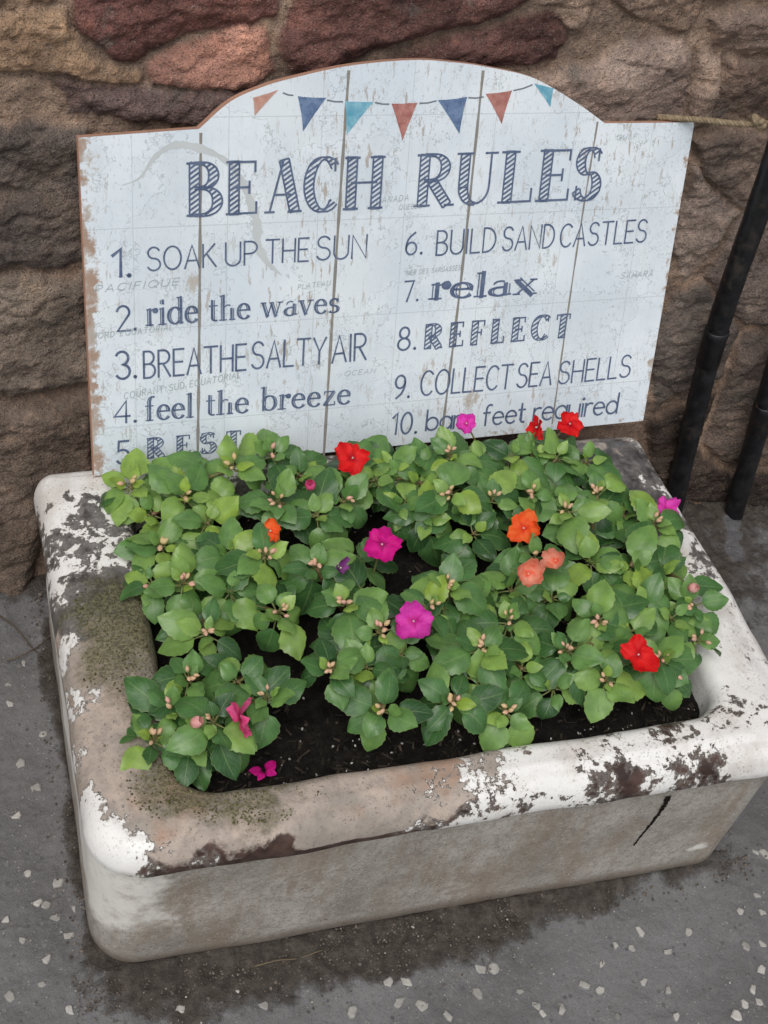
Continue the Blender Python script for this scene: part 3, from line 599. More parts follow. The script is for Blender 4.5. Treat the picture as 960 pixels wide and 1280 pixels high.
TH = .009
def build_board():
    aL, aR = sg(249, 161), sg(756, 154); top = [sg(*q) for q in ((288, 127), (330, 108), (372, 96), (438, 82), (515, 75), (568, 78), (616, 85), (668, 98), (720, 128))]
    bL, bR, tL, tR = sg(118, 595), sg(803, 531), sg(98, 172), sg(868, 153); bL[1] = max(bL[1], -.001); bR[1] = max(bR[1], -.001)
    arc = smoothline([aL] + top + [aR], 60); ol = np.array([tuple(bL), tuple(bR), tuple(tR)] + [tuple(p) for p in arc[::-1]] + [tuple(tL)])
    tx = np.unique(np.r_[np.linspace(tL[0], tR[0], 130), arc[:, 0]]); ty = np.interp(tx, np.r_[tL[0], arc[:, 0], tR[0]], np.r_[tL[1], arc[:, 1], tR[1]]); sp = (tx - tL[0]) / (tR[0] - tL[0]); xs = tx
    m = 70; tv = np.linspace(0, 1, m)[None, :, None]; V = (bL + (bR - bL) * sp[:, None])[:, None] * (1 - tv) + np.stack([tx, ty], 1)[:, None] * tv
    V = np.concatenate([V, np.zeros(V.shape[:2] + (1,))], 2).reshape(-1, 3)
    f = quads(m, len(xs))[:, ::-1]; x, y = V[:, 0], V[:, 1]; xe = np.repeat(sp * SW, m)
    ed = np.maximum(ss(.034, .0, xe) * .66, np.maximum(ss(.020, .0, SW - xe) * .52, ss(.022, .0, y) * .42))
    bare = np.zeros(len(x))
    for q, r, s in (((240, 355), .020, .62), ((225, 190), .010, .3), ((535, 470), .016, .62), ((590, 500), .016, .62), ((632, 420), .012, .5), ((650, 500), .012, .5), ((700, 290), .012, .4), ((465, 130), .016, .35), ((128, 245), .016, .55), ((120, 350), .014, .4), ((643, 340), .01, .4), ((560, 530), .02, .5), ((690, 200), .012, .3), ((395, 110), .012, .25)):
        p = sg(*q); bare = np.maximum(bare, s * np.exp(-((x - p[0]) ** 2 + ((y - p[1]) * .55) ** 2) / r ** 2))
    o = mesh('board_face', V, f, M['board'], sign, smooth=False, attrs={'edge': ed, 'bare': bare})
    n = len(ol); v = np.concatenate([np.c_[ol, np.full(n, -.0006)], np.c_[ol, np.full(n, -TH)]])
    c = ol.mean(0); g = 1 + .0009; v[:n, :2] = v[:n, :2] + (v[:n, :2] - c) * .0016; v[n:, :2] = v[n:, :2] + (v[n:, :2] - c) * .0016
    fs = [[i, n + i, n + (i + 1) % n, (i + 1) % n] for i in range(n)] + [list(range(n, 2 * n))[::-1]]
    ins = ol + (c - ol) * .004; v = np.concatenate([v, np.c_[ins, np.full(n, -.0006)]]); fs += [[i, (i + 1) % n, 2 * n + (i + 1) % n, 2 * n + i] for i in range(n)]
    mesh('board_edge', v, fs, M['edge'], sign, smooth=False)
    for pts, w in (([(251, 166), (249, 420), (247, 574)], .0014), ([(436, 88), (422, 293), (404, 580)], .0014), ([(604, 88), (576, 352), (552, 545)], .0013), ([(747, 152), (720, 320), (690, 530)], .0009)):
        P = smoothline([sg(*q) for q in pts], 24); m = MB(); V = []
        for i, p in enumerate(P): r = w * (1 + .25 * math.sin(i * 1.7 + p[0] * 90)); V += [[p[0] - r, p[1], .00012], [p[0] + r, p[1], .00012]]
        m.add(V, [[2 * i, 2 * i + 1, 2 * i + 3, 2 * i + 2][::-1] for i in range(len(P) - 1)]); m.build('plank_joint', M['groove'], sign, False)
build_board()

# ---- lettering: every glyph is a list of pen strokes (K heavy straight, t hairline, c curve whose weight follows its direction)
def A(cx, cy, rx, ry, a0, a1, n=None):
    n = n or max(4, int(abs(a1 - a0) / 14)); return [(cx + rx * math.cos(R(a)), cy + ry * math.sin(R(a))) for a in np.linspace(a0, a1, n)]
SANS = {
 'S': (.55, [A(.29, .76, .24, .24, 25, 270) + A(.28, .26, .27, .26, 90, -155)[1:]]), 'O': (.72, [A(.36, .5, .36, .5, 90, 450)]), 'A': (.62, [[(0, 0), (.31, 1), (.62, 0)], [(.1, .33), (.52, .33)]]),
 'K': (.56, [[(0, 0), (0, 1)], [(.5, 1), (.02, .46)], [(.14, .6), (.56, 0)]]), 'U': (.58, [[(0, 1), (0, .3)] + A(.29, .29, .29, .29, 180, 360) + [(.58, 1)]]), 'P': (.5, [[(0, 0), (0, 1)] + A(.22, .74, .28, .26, 90, -90) + [(0, .48)]]),
 'T': (.6, [[(0, 1), (.6, 1)], [(.3, 1), (.3, 0)]]), 'H': (.56, [[(0, 0), (0, 1)], [(.56, 0), (.56, 1)], [(0, .5), (.56, .5)]]), 'E': (.46, [[(.46, 1), (0, 1), (0, 0), (.46, 0)], [(0, .52), (.4, .52)]]), 'N': (.58, [[(0, 0), (0, 1), (.58, 0), (.58, 1)]]),
 'B': (.5, [[(0, 0), (0, 1)] + A(.2, .76, .25, .24, 90, -90) + [(0, .52)], [(.2, .52)] + A(.22, .26, .28, .26, 90, -90) + [(0, 0)]]), 'R': (.52, [[(0, 0), (0, 1)] + A(.22, .75, .27, .25, 90, -90) + [(0, .5)], [(.2, .5), (.52, 0)]]), 'L': (.44, [[(0, 1), (0, 0), (.44, 0)]]),
 'Y': (.58, [[(0, 1), (.29, .48), (.58, 1)], [(.29, .48), (.29, 0)]]), 'I': (.06, [[(.03, 0), (.03, 1)]]), 'D': (.58, [[(0, 0), (0, 1)] + A(.14, .5, .44, .5, 90, -90) + [(0, 0)]]), 'C': (.6, [A(.34, .5, .34, .5, 45, 315)]),
 '1': (.22, [[(0, .78), (.2, 1), (.2, 0)]]), '2': (.5, [A(.24, .74, .24, .26, 165, -25) + [(0, 0), (.5, 0)]]), '3': (.46, [A(.2, .76, .23, .24, 150, -90) + A(.2, .26, .26, .26, 90, -150)[1:]]), '4': (.52, [[(.4, 0), (.4, 1), (0, .3), (.52, .3)]]), '5': (.46, [[(.42, 1), (.06, 1), (.03, .56)] + A(.2, .31, .26, .31, 110, -145)]),
 '6': (.5, [[(.42, 1)] + A(.46, .33, .46, .62, 125, 180) + A(.25, .28, .25, .28, 180, 540)[1:]]), '7': (.48, [[(0, 1), (.48, 1), (.14, 0)]]), '8': (.5, [A(.25, .76, .2, .24, -90, 270), A(.25, .26, .25, .26, 90, 450)]), '9': (.48, [[(.08, 0)] + A(.02, .66, .46, .62, -52, 0) + A(.24, .72, .24, .28, 0, 360)[1:]]), '0': (.5, [A(.25, .5, .25, .5, 90, 450)]), '.': (.06, [A(.03, .03, .025, .025, 0, 360, 7)]),
 'b': (.48, [[(0, 1), (0, 0)], A(.24, .31, .24, .31, 180, 540)]), 'a': (.48, [A(.24, .31, .24, .31, 0, 360), [(.48, .62), (.48, 0)]]), 'r': (.26, [[(0, 0), (0, .62)], A(.2, .36, .2, .26, 180, 65)]), 'e': (.48, [[(.02, .34), (.48, .34)] + A(.25, .31, .23, .31, 5, 315)]), 'f': (.32, [A(.26, .78, .15, .22, 60, 180) + [(.11, 0)], [(0, .62), (.28, .62)]]), 't': (.3, [[(.12, .92), (.12, .14)] + A(.24, .14, .12, .14, 180, 290), [(0, .62), (.28, .62)]]),
 'q': (.48, [A(.24, .31, .24, .31, 0, 360), [(.48, .62), (.48, -.3)]]), 'u': (.46, [[(0, .62), (0, .24)] + A(.23, .23, .23, .23, 180, 360) + [(.46, .62)], [(.46, .3), (.46, 0)]]), 'i': (.06, [[(.03, 0), (.03, .62)], A(.03, .86, .03, .03, 0, 360, 7)]), 'd': (.48, [A(.24, .31, .24, .31, 0, 360), [(.48, 1), (.48, 0)]])}
def sf(x, y, w=.13): return ('t', [(x - w, y), (x + w, y)])
def st(x, y0=0., y1=1., lo=1, hi=1): return [('K', [(x, y0), (x, y1)])] + ([sf(x, y0 + .012)] if lo else []) + ([sf(x, y1 - .012)] if hi else [])
ROM = {
 'B': (.62, st(.13) + [('c', [(.13, .985), (.24, .985)] + A(.24, .755, .23, .23, 90, -90) + [(.13, .525)]), ('c', [(.24, .525)] + A(.27, .27, .27, .255, 90, -90) + [(.13, .015)])]),
 'E': (.56, st(.13) + [('t', [(.13, .985), (.5, .985), (.5, .8)]), ('t', [(.13, .51), (.40, .51)]), ('t', [(.40, .62), (.40, .4)]), ('t', [(.13, .015), (.53, .015), (.53, .22)])]),
 'A': (.72, [('t', [(.09, .01), (.35, 1)]), ('K', [(.60, .01), (.36, 1)]), ('t', [(.18, .34), (.5, .34)]), sf(.09, .012, .09), sf(.60, .012)]),
 'C': (.66, [('c', A(.38, .5, .32, .5, 42, 318)), ('t', [(.62, .99), (.62, .76)])]), 'H': (.78, st(.14) + st(.62) + [('t', [(.14, .51), (.62, .51)])]),
 'R': (.70, st(.13) + [('c', [(.13, .985), (.26, .985)] + A(.26, .74, .25, .245, 90, -90) + [(.13, .495)]), ('K', [(.28, .49), (.58, .01)]), sf(.62, .012, .08)]),
 'U': (.70, [('K', [(.14, .985), (.14, .34)]), ('c', [(.14, .36)] + A(.36, .34, .22, .33, 180, 270)), ('t', A(.36, .34, .22, .33, 270, 360) + [(.58, .985)]), sf(.14, .988), sf(.58, .988, .1)]),
 'L': (.54, st(.13) + [('t', [(.13, .015), (.5, .015), (.5, .26)])]), 'S': (.54, [('c', A(.26, .75, .20, .24, 25, 180) + A(.27, .76, .21, .26, 180, 250)[1:] + A(.24, .27, .24, .27, 62, -90)[0:] + A(.24, .27, .22, .26, -90, -160)[1:]), ('t', [(.46, .98), (.46, .76)]), ('t', [(.03, .0), (.03, .26)])]),
 'T': (.64, st(.3, hi=0) + [('t', [(.03, .8), (.03, .985), (.57, .985), (.57, .8)])]), 'F': (.54, st(.13) + [('t', [(.13, .985), (.5, .985), (.5, .8)]), ('t', [(.13, .51), (.40, .51)]), ('t', [(.40, .62), (.40, .4)])]),
 'r': (.40, st(.11, 0, .62, 1, 0) + [('t', [(.02, .6), (.11, .61)]), ('t', [(.13, .44)] + A(.29, .44, .15, .17, 150, 80)), ('K', A(.33, .55, .035, .035, 0, 360, 7))]),
 'i': (.26, st(.11, 0, .62, 1, 0) + [('t', [(.02, .6), (.11, .61)]), ('K', [(.11, .80), (.11, .92)])]), 'd': (.56, [('c', A(.25, .31, .22, .31, 20, 340)), ('K', [(.44, .01), (.44, 1)]), ('t', [(.33, .98), (.44, .99)]), ('t', [(.44, .02), (.54, .03)])]),
 'e': (.48, [('c', [(.05, .36), (.40, .36)] + A(.24, .33, .17, .28, 5, 90) + A(.25, .31, .21, .31, 90, 325)[1:])]), 't': (.34, [('K', [(.14, .82), (.14, .12)]), ('t', [(.02, .61), (.3, .61)]), ('c', A(.25, .13, .11, .12, 180, 300))]),
 'h': (.56, st(.10, 0, 1, 1, 0) + [('t', [(.0, .98), (.1, .99)]), ('t', [(.12, .42)] + A(.28, .42, .15, .19, 150, 60)), ('K', [(.43, .45), (.43, .01)]), sf(.43, .012, .1)]),
 'w': (.78, [('K', [(.08, .6), (.24, .01)]), ('t', [(.24, .01), (.38, .6)]), ('K', [(.38, .6), (.54, .01)]), ('t', [(.54, .01), (.68, .6)]), sf(.08, .61, .09), sf(.38, .61, .06), sf(.69, .61, .09)]),
 'a': (.48, [('t', A(.23, .45, .15, .16, 165, 60)), ('K', [(.37, .48), (.37, .05)]), ('c', [(.37, .36)] + A(.21, .17, .17, .17, 90, 320)), ('t', [(.37, .04), (.47, .05)])]), 'v': (.52, [('K', [(.08, .6), (.26, .01)]), ('t', [(.26, .01), (.43, .6)]), sf(.08, .61, .1), sf(.43, .61, .09)]),
 's': (.40, [('c', A(.19, .46, .13, .15, 20, 180) + A(.19, .45, .13, .15, 180, 265)[1:] + A(.17, .155, .17, .155, 80, -150)), ('t', [(.33, .6), (.33, .46)])]), 'f': (.36, [('K', [(.13, .01), (.13, .75)]), ('c', [(.13, .72)] + A(.26, .76, .13, .23, 180, 60)), ('t', [(.0, .61), (.28, .61)]), sf(.14, .012, .12)]),
 'l': (.26, st(.11, 0, 1, 1, 0) + [('t', [(.01, .98), (.11, .99)])]), 'b': (.54, [('K', [(.10, 1), (.10, .02)]), ('t', [(.0, .98), (.1, .99)]), ('c', A(.28, .31, .21, .31, 160, -160))]), 'z': (.46, [('t', [(.05, .48), (.05, .6), (.40, .6)]), ('K', [(.38, .58), (.07, .03)]), ('t', [(.04, .015), (.42, .015), (.42, .15)])]),
 'x': (.54, [('K', [(.09, .6), (.43, .01)]), ('t', [(.43, .6), (.08, .01)]), sf(.09, .61, .08), sf(.43, .61, .07), sf(.08, .012, .07), sf(.43, .012, .09)])}
class Pen:
    def __init__(s): s.v, s.f, s.k = [], [], 0
    def poly(s, P, z=None):
        z = .00035 + (s.k % 24) * 1.6e-5 if z is None else z; b = len(s.v); s.v += [(float(p[0]), float(p[1]), z) for p in P]; s.f.append(list(range(b, b + len(P))))
    def ribbon(s, Lp, Rp, closed=False):
        s.k += 1
        for i in range(len(Lp) - 1): s.poly([Rp[i], Rp[i + 1], Lp[i + 1], Lp[i]])
    def stroke(s, P, w, off=0., ends=True):
        P = np.asarray(P, float); n = len(P); w = np.full(n, w) if np.isscalar(w) else np.asarray(w); cl = np.hypot(*(P[0] - P[-1])) < 1e-7
        seg = np.diff(P, axis=0); seg /= np.maximum(1e-9, np.hypot(*seg.T))[:, None]
        t = np.concatenate([seg[:1], (seg[1:] + seg[:-1]), seg[-1:]])
        if cl: t[0] = t[-1] = seg[0] + seg[-1]
        ln = np.maximum(np.hypot(*t.T), .7); t = t / np.hypot(*t.T)[:, None]; sc = np.ones(n); sc[1:-1] = np.minimum(1.5, 2 / ln[1:-1])
        nn = np.stack([-t[:, 1], t[:, 0]], 1) * sc[:, None]
        if ends and not cl: P = P.copy(); e = w * .35; P[0] -= seg[0] * e[0]; P[-1] += seg[-1] * e[-1]
        off = np.full(n, off) if np.isscalar(off) else np.asarray(off)
        L, Rr = P + nn * (off + w / 2)[:, None], P + nn * (off - w / 2)[:, None]; s.ribbon(L, Rr); return L, Rr
    def hatch(s, L, Rr, pitch, ang=35, fill=.47):
        poly = np.concatenate([L, Rr[::-1]]); c, sn = math.cos(R(ang)), math.sin(R(ang)); rot = np.array([[c, -sn], [sn, c]]); Q = poly @ rot
        s.k += 1; y = math.floor(Q[:, 1].min() / pitch) * pitch
        def cut(yy):
            xs = []
            for i in range(len(Q)):
                a, b = Q[i - 1], Q[i]
                if (a[1] > yy) != (b[1] > yy): xs.append(a[0] + (yy - a[1]) / (b[1] - a[1]) * (b[0] - a[0]))
            return sorted(xs)
        while y < Q[:, 1].max():
            y0, y1 = y, y + pitch * fill; a, b = cut(y0), cut(y1); y += pitch
            if len(a) != len(b): b = a
            for i in range(0, len(a) - 1, 2): s.poly(np.array([(a[i], y0), (a[i + 1], y0), (b[i + 1], y1), (b[i], y1)]) @ rot.T)
    def build(s, name, m, label=None):
        o = mesh(name, s.v, s.f, m, sign, False)
        if label: o['label'] = label
        return o
def densify(P, n):
    P = np.asarray(P, float); d = np.r_[0, np.cumsum(np.hypot(*np.diff(P, axis=0).T))]; t = np.linspace(0, d[-1], n); return np.stack([np.interp(t, d, P[:, 0]), np.interp(t, d, P[:, 1])], 1)
def put(pen, text, p0, p1, h, style, font, track=.16, slant=0.):
    """set text from baseline point p0 to p1 (board metres), cap height h; the advance widths are stretched to fit"""
    G = SANS if font == 'sans' else ROM
    adv = []; x = 0
    for i, ch in enumerate(text):
        adv.append(x); x += (.34 if ch == ' ' else G[ch][0]) + (track if i < len(text) - 1 else 0)
    p0, p1 = np.asarray(p0), np.asarray(p1); e = nrm(p1 - p0); up = np.array([-e[1], e[0]]); wx = np.linalg.norm(p1 - p0) / x
    for ch, a in zip(text, adv):
        if ch == ' ': continue
        for stt in G[ch][1]:
            kind, P = stt if font != 'sans' else ('s', stt)
            T = lambda Q: np.array([p0 + e * (a + q[0] + slant * q[1]) * wx + up * q[1] * h for q in Q])
            if font == 'sans': pen.stroke(T(P), h * style); continue
            thick, thin, mode, pitch = style
            if kind == 't': pen.stroke(T(P), thin * h); continue
            Q = T(P) if len(P) < 3 else densify(T(P), max(10, len(P) * 2))
            if len(P) < 3: Q = densify(Q, 4)
            if kind == 'K': w = np.full(len(Q), thick * h)
            else:
                tt = np.gradient(Q, axis=0); tt /= np.maximum(1e-9, np.hypot(*tt.T))[:, None]; w = h * (thin + (thick - thin) * np.abs(tt @ up) ** 1.6)
            if mode == 'solid' or w.max() < 2.2 * thin * h: pen.stroke(Q, w)
            elif mode == 'inline':
                pen.stroke(Q, np.maximum(thin * h, w * .62), w * -.19, kind != 'c'); pen.stroke(Q, thin * h * .75, w * .5 - thin * h * .3, kind != 'c')
            else:
                L, Rr = [], []; tt = np.gradient(Q, axis=0); tt /= np.maximum(1e-9, np.hypot(*tt.T))[:, None]; nn = np.stack([-tt[:, 1], tt[:, 0]], 1); L, Rr = Q + nn * w[:, None] / 2, Q - nn * w[:, None] / 2
                pen.stroke(L, thin * h * .8, 0, False); pen.stroke(Rr, thin * h * .8, 0, False)
                if kind == 'K': pen.stroke([L[0], Rr[0]], thin * h * .8, 0, False); pen.stroke([L[-1], Rr[-1]], thin * h * .8, 0, False)
                pen.hatch(L, Rr, pitch * h)
def row(label, items, name='lettering'):
    """items: (text, pixel of the baseline start, pixel of the baseline end, cap height in pixels, style, font)"""
    for text, a, b, h, style, font, *kw in items:
        pen = Pen(); p0, p1 = sg(*a), sg(*b); top = sg(a[0], a[1] - h); put(pen, text, p0, p1, np.linalg.norm(top - p0), style, font, *kw)
        pen.build(name, M['navy'], 'the ' + ('number ' if text[0].isdigit() else 'word ') + text + ' in ' + label.split(' ' + items[0][0])[0])
def title():
    pen = Pen(); y = lambda x: 270.5 - (x - 232) * 22 / 513
    for wi, word in enumerate(((('B', 232, 279), ('E', 281, 322), ('A', 329, 378), ('C', 378, 423), ('H', 427, 479)), (('R', 516, 568), ('U', 565, 618), ('L', 620, 664), ('E', 667, 710), ('S', 712, 749)))):
        pen = Pen()
        for ch, a, b in word:
            xs = [q[0] + d_ for k_, P in ROM[ch][1] for q in P for d_ in ((-.08, .08) if k_ != 't' else (0,))]; lo, hi, ad = min(xs), max(xs), ROM[ch][0]; a, b = a + 2, b - 2; sc = (b - a) / (hi - lo); a, b = a - lo * sc, a - lo * sc + ad * sc
            p0, p1 = sg(a, y(a)), sg(b, y(b)); h = np.linalg.norm(sg(a, y(a) - 67 + (a - 230) * .008) - p0); put(pen, ch, p0, p1, h, (.19, .042, 'hatch', .08), 'rom')
        pen.build('lettering', M['navy'], 'large navy heading word ' + ('BEACH', 'RULES')[wi] + ' with striped heavy strokes')
title()
th, tw = .076, .078
row('thin hand-drawn capitals 1. SOAK UP THE SUN', [('1.', (141, 346), (163, 345), 34, .12, 'sans'), ('SOAK', (184, 338.5), (270, 333), 29, th, 'sans'), ('UP', (282, 332.5), (321, 330), 29, th, 'sans'), ('THE', (332, 329), (385, 326), 29, th, 'sans'), ('SUN', (395, 325), (457, 322), 29, th, 'sans')])
IN = (.15, .05, 'inline', .1)
row('serif letters 2. ride the waves', [('2.', (147, 414), (170, 412), 31, .09, 'sans'), ('ride', (183, 407), (248, 402), 33, IN, 'rom', .06), ('the', (261, 401.5), (313, 397.5), 31, IN, 'rom', .06), ('waves', (326, 396.5), (424, 390), 29, IN, 'rom', .06)])
row('thin hand-drawn capitals 3. BREATHE SALTY AIR', [('3.', (147, 474), (170, 471.5), 34, .09, 'sans'), ('BREATHE', (180, 472.5), (307, 462), 33, th, 'sans'), ('SALTY', (314, 461), (406, 454), 33, th, 'sans'), ('AIR', (415, 453.5), (457, 449), 33, th, 'sans')])
row('serif letters 4. feel the breeze', [('4.', (143, 529), (170, 527), 27, .1, 'sans'), ('feel', (182, 526), (242, 521), 30, IN, 'rom', .06), ('the', (257, 519.5), (311, 515), 30, IN, 'rom', .06), ('breeze', (326, 513.5), (438, 504), 29, IN, 'rom', .06)])
HT = (.26, .06, 'hatch', .15)
row('spaced striped serif capitals 5. REST', [('5.', (147, 580), (169, 578), 28, .1, 'sans'), ('REST', (184, 573), (302, 562), 25, HT, 'rom', .42)])
row('thin hand-drawn capitals 6. BUILD SAND CASTLES', [('6.', (507, 318.5), (527, 317), 27, .09, 'sans', .22), ('BUILD', (545, 319), (618, 314), 30, th, 'sans'), ('SAND', (627, 313.5), (691, 309), 29, th, 'sans'), ('CASTLES', (699, 309), (806, 302), 28, th, 'sans')])
row('wide bold serif letters 7. relax', [('7.', (505, 377), (522, 375.5), 25, .09, 'sans', .2), ('relax', (537, 374), (671, 366.5), 30, (.30, .07, 'inline', .1), 'rom', .04)])
row('spaced striped serif capitals 8. REFLECT', [('8.', (497, 438), (519, 436), 28, .09, 'sans', .2), ('REFLECT', (530, 436), (711, 421), 30, HT, 'rom', .3)])
row('thin hand-drawn capitals 9. COLLECT SEA SHELLS', [('9.', (493, 498), (511, 496.5), 28, .09, 'sans', .2), ('COLLECT', (525, 494.5), (638, 485), 30, th, 'sans'), ('SEA', (645, 484.5), (688, 480.5), 29, th, 'sans'), ('SHELLS', (697, 480), (786, 470.5), 27, th, 'sans')])
row('thin small letters 10. bare feet required', [('10.', (489, 543), (520, 541), 26, .095, 'sans', .2), ('bare', (532, 538), (591, 533), 25, .095, 'sans', .1), ('feet', (603, 532), (655, 527), 25, .095, 'sans', .1), ('required', (666, 526), (770, 516), 25, .095, 'sans', .1)])
def printed():
    for k, (m, P) in enumerate((('coral', ((316, 122), (348, 112), (318, 145))), ('blue', ((372, 120), (408, 122), (379, 164))), ('teal', ((431, 126), (467, 127), (433, 169))), ('red', ((489, 129), (522, 128), (503, 176))), ('blue', ((547, 125), (584, 121), (574, 167))), ('red', ((607, 117), (640, 113), (627, 155))), ('teal', ((667, 104), (692, 110), (688, 134))))):
        a, b, c = [sg(*q) for q in P]; rng = np.random.default_rng(k); V = []
        for p, q in ((a, b), (b, c), (c, a)):
            bow = (p + q) / 2 + ((a + b + c) / 3 - (p + q) / 2) * .12
            for t in np.linspace(0, 1, 7)[:-1]: V.append((1 - t) ** 2 * p + 2 * t * (1 - t) * bow + t * t * q + rng.normal(0, .00012, 2))
        V = np.array(V)[::-1]; o = mesh('pennant', np.c_[V, np.full(len(V), .0003)], [list(range(len(V)))], M[m], sign, False)
        o['label'] = dict(coral='coral printed pennant', blue='blue printed pennant', teal='turquoise printed pennant', red='red printed pennant')[m]
    for a, b in (((354, 116), (366, 119)), ((409, 125), (428, 127)), ((469, 128), (486, 130)), ((525, 129), (545, 126)), ((586, 122), (604, 121)), ((642, 113), (665, 106))):
        pen = Pen(); pen.stroke([sg(*a), sg((a[0] + b[0]) / 2, (a[1] + b[1]) / 2 + 1), sg(*b)], .0012); pen.build('bunting_string', M['string'])
    P = smoothline([sg(*q) for q in ((152, 232), (175, 222), (192, 198), (215, 182), (245, 184), (278, 198), (300, 222), (312, 250), (321, 278), (322, 305), (334, 328), (352, 344))], 60); w = np.interp(np.linspace(0, 1, len(P)), [0, .2, .35, .5, .7, .9, 1], [.0005, .004, .007, .004, .009, .006, .0008]); w = w * (1 + .35 * np.sin(np.arange(len(P)) * 1.9) * np.sin(np.arange(len(P)) * .7))
    pen = Pen(); pen.k = -14
    t = np.gradient(P, axis=0); t /= np.hypot(*t.T)[:, None]; nn = np.stack([-t[:, 1], t[:, 0]], 1)
    for i in range(len(P) - 1): pen.poly([P[i] - nn[i] * w[i] / 2, P[i + 1] - nn[i + 1] * w[i + 1] / 2, P[i + 1] + nn[i + 1] * w[i + 1] / 2, P[i] + nn[i] * w[i] / 2], .0002)
    pen.build('printed_smear', M['smear'])
    for tx, a, b, h in (('SAHARA', (775, 348), (815, 345), 7), ('PACIFIQUE', (118, 366), (222, 356), 9), ('NORD EQUATORIAL', (115, 424), (215, 412), 7), ('COURANT SUD EQUATORIAL', (155, 499), (300, 472), 8), ('CANADA', (470, 254), (510, 250), 7), ('MER DES SARGASSES', (508, 344), (575, 337), 6), ('PLATEAU', (372, 362), (412, 356), 6), ('QUEBEC', (498, 262), (526, 260), 6), ('OCEAN', (430, 470), (468, 466), 6), ('GULF', (770, 175), (795, 173), 6)):
        t2 = ''.join(c if c in SANS else {'F': 'E', 'Q': 'O', 'G': 'C', 'M': 'N'}.get(c, ' ') for c in tx)
        pen = Pen(); p0, p1 = sg(*a), sg(*b); put(pen, t2, p0, p1, np.linalg.norm(sg(a[0], a[1] - h) - p0), .10, 'sans', .3, .2); pen.build('chart_caption', M['faint'])
SANS['F'] = (.44, [[(.44, 1), (0, 1), (0, 0)], [(0, .52), (.38, .52)]]); SANS['Q'] = (.72, [A(.36, .5, .36, .5, 90, 450), [(.45, .2), (.72, -.05)]]); SANS['G'] = (.64, [A(.34, .5, .34, .5, 45, 350) + [(.66, .45), (.4, .45)]]); SANS['M'] = (.7, [[(0, 0), (.05, 1), (.35, .3), (.65, 1), (.7, 0)]])
printed()

# ------------------------------------------------------------------ pipes and twine
def pipe(label, pts, collar_at, r):
    P = [at(*q, 1, y) for q, y in pts]; e = P[0] - P[1]; t0 = (2.35 - P[0][2]) / e[2]; top = P[0] + e * t0; top[1] = .478 + .085 * 2.35; P = [top, P[0] + (top - P[0]) * .33] + P; o0 = np.array([P[-1][0], P[-1][1], 0.])
    t = thing('drainpipe', label, 'pipe', tuple(o0), 'black pipes against the wall')
    m = MB(); L = smoothline(P, 400); L = L + .0012 * np.stack([fbm(L[:, 2] * 40, L[:, 0], 3) - .5] * 3, 1); tube(m, L - o0, r * (1 + .10 * (fbm(L[:, 2] * 60, L[:, 0] * 9, 61, 4) - .5)), 24); m.build('pipe', M['pipe'], t)
    d = nrm(P[-1] - P[2]); c = at(*collar_at, 1, pts[1][1]); c = L[np.argmin(np.linalg.norm(L - c, axis=1))]
    m = MB(); q = np.array([c - d * .021, c - d * .020, c - d * .012, c - d * .011, c + d * .030, c + d * .031]); tube(m, q - o0, [r * 1.0, r * 1.08, r * 1.12, r * 1.08, r * 1.06, r * 1.0], 24); m.build('collar', M['pipe'], t)
pipe('black drainpipe with a scuffed collar beside the sign', [((1010, 62), .488), ((900, 401), .492), ((858, 560), .494), ((841, 636), .494)], (888, 430), .0128)
pipe('second black pipe farther along the wall past the collared drainpipe', [((1080, 80), .488), ((975, 443), .492), ((926, 610), .490), ((915, 648), .490)], (950, 520), .0128)
def twine():
    P = smoothline([at(822, 146, 1, .548), at(850, 148, 1, .538), at(880, 150, 1, .522), at(915, 154, 1, .508), at(948, 155, 1, .50), at(985, 150, 1, .478)], 90); m = MB()
    t = np.arange(len(P)); T = np.gradient(P, axis=0)
    for s in range(3):
        ph = t * .85 + s * 2.094; q = P.copy()
        for i in range(len(P)):
            tt = nrm(T[i]); b = nrm(np.cross(tt, [0, 0, 1.])); c = np.cross(tt, b); q[i] += .0017 * (math.cos(ph[i]) * b + math.sin(ph[i]) * c)
        tube(m, q, .0017, 6, .3 + .25 * s)
    k = at(948, 153, 1, .498); rng = np.random.default_rng(2)
    for j in range(3):
        an = np.linspace(0, 2 * math.pi, 22); e1, e2 = nrm(rng.normal(0, 1, 3)), nrm(rng.normal(0, 1, 3)); tube(m, np.array([k + .0055 * (np.cos(a) * e1 + np.sin(a) * e2) for a in an]), .0028, 6, .5)
    for j in range(260):
        i = rng.integers(0, len(P)); d = nrm(rng.normal(0, 1, 3)); p = P[i] if j % 3 else k; L = rng.uniform(.004, .011); b = rng.normal(0, .3, 3)
        tube(m, [p + d * .001, p + d * L * .5 + b * L * .2, p + d * L + b * L * .5], [.0002, .00016, .00008], 3, rng.random(), False)
    tag(m.build('twine', M['twine']), 'frayed brown twine knotted beside the top of the sign', 'twine')
twine()

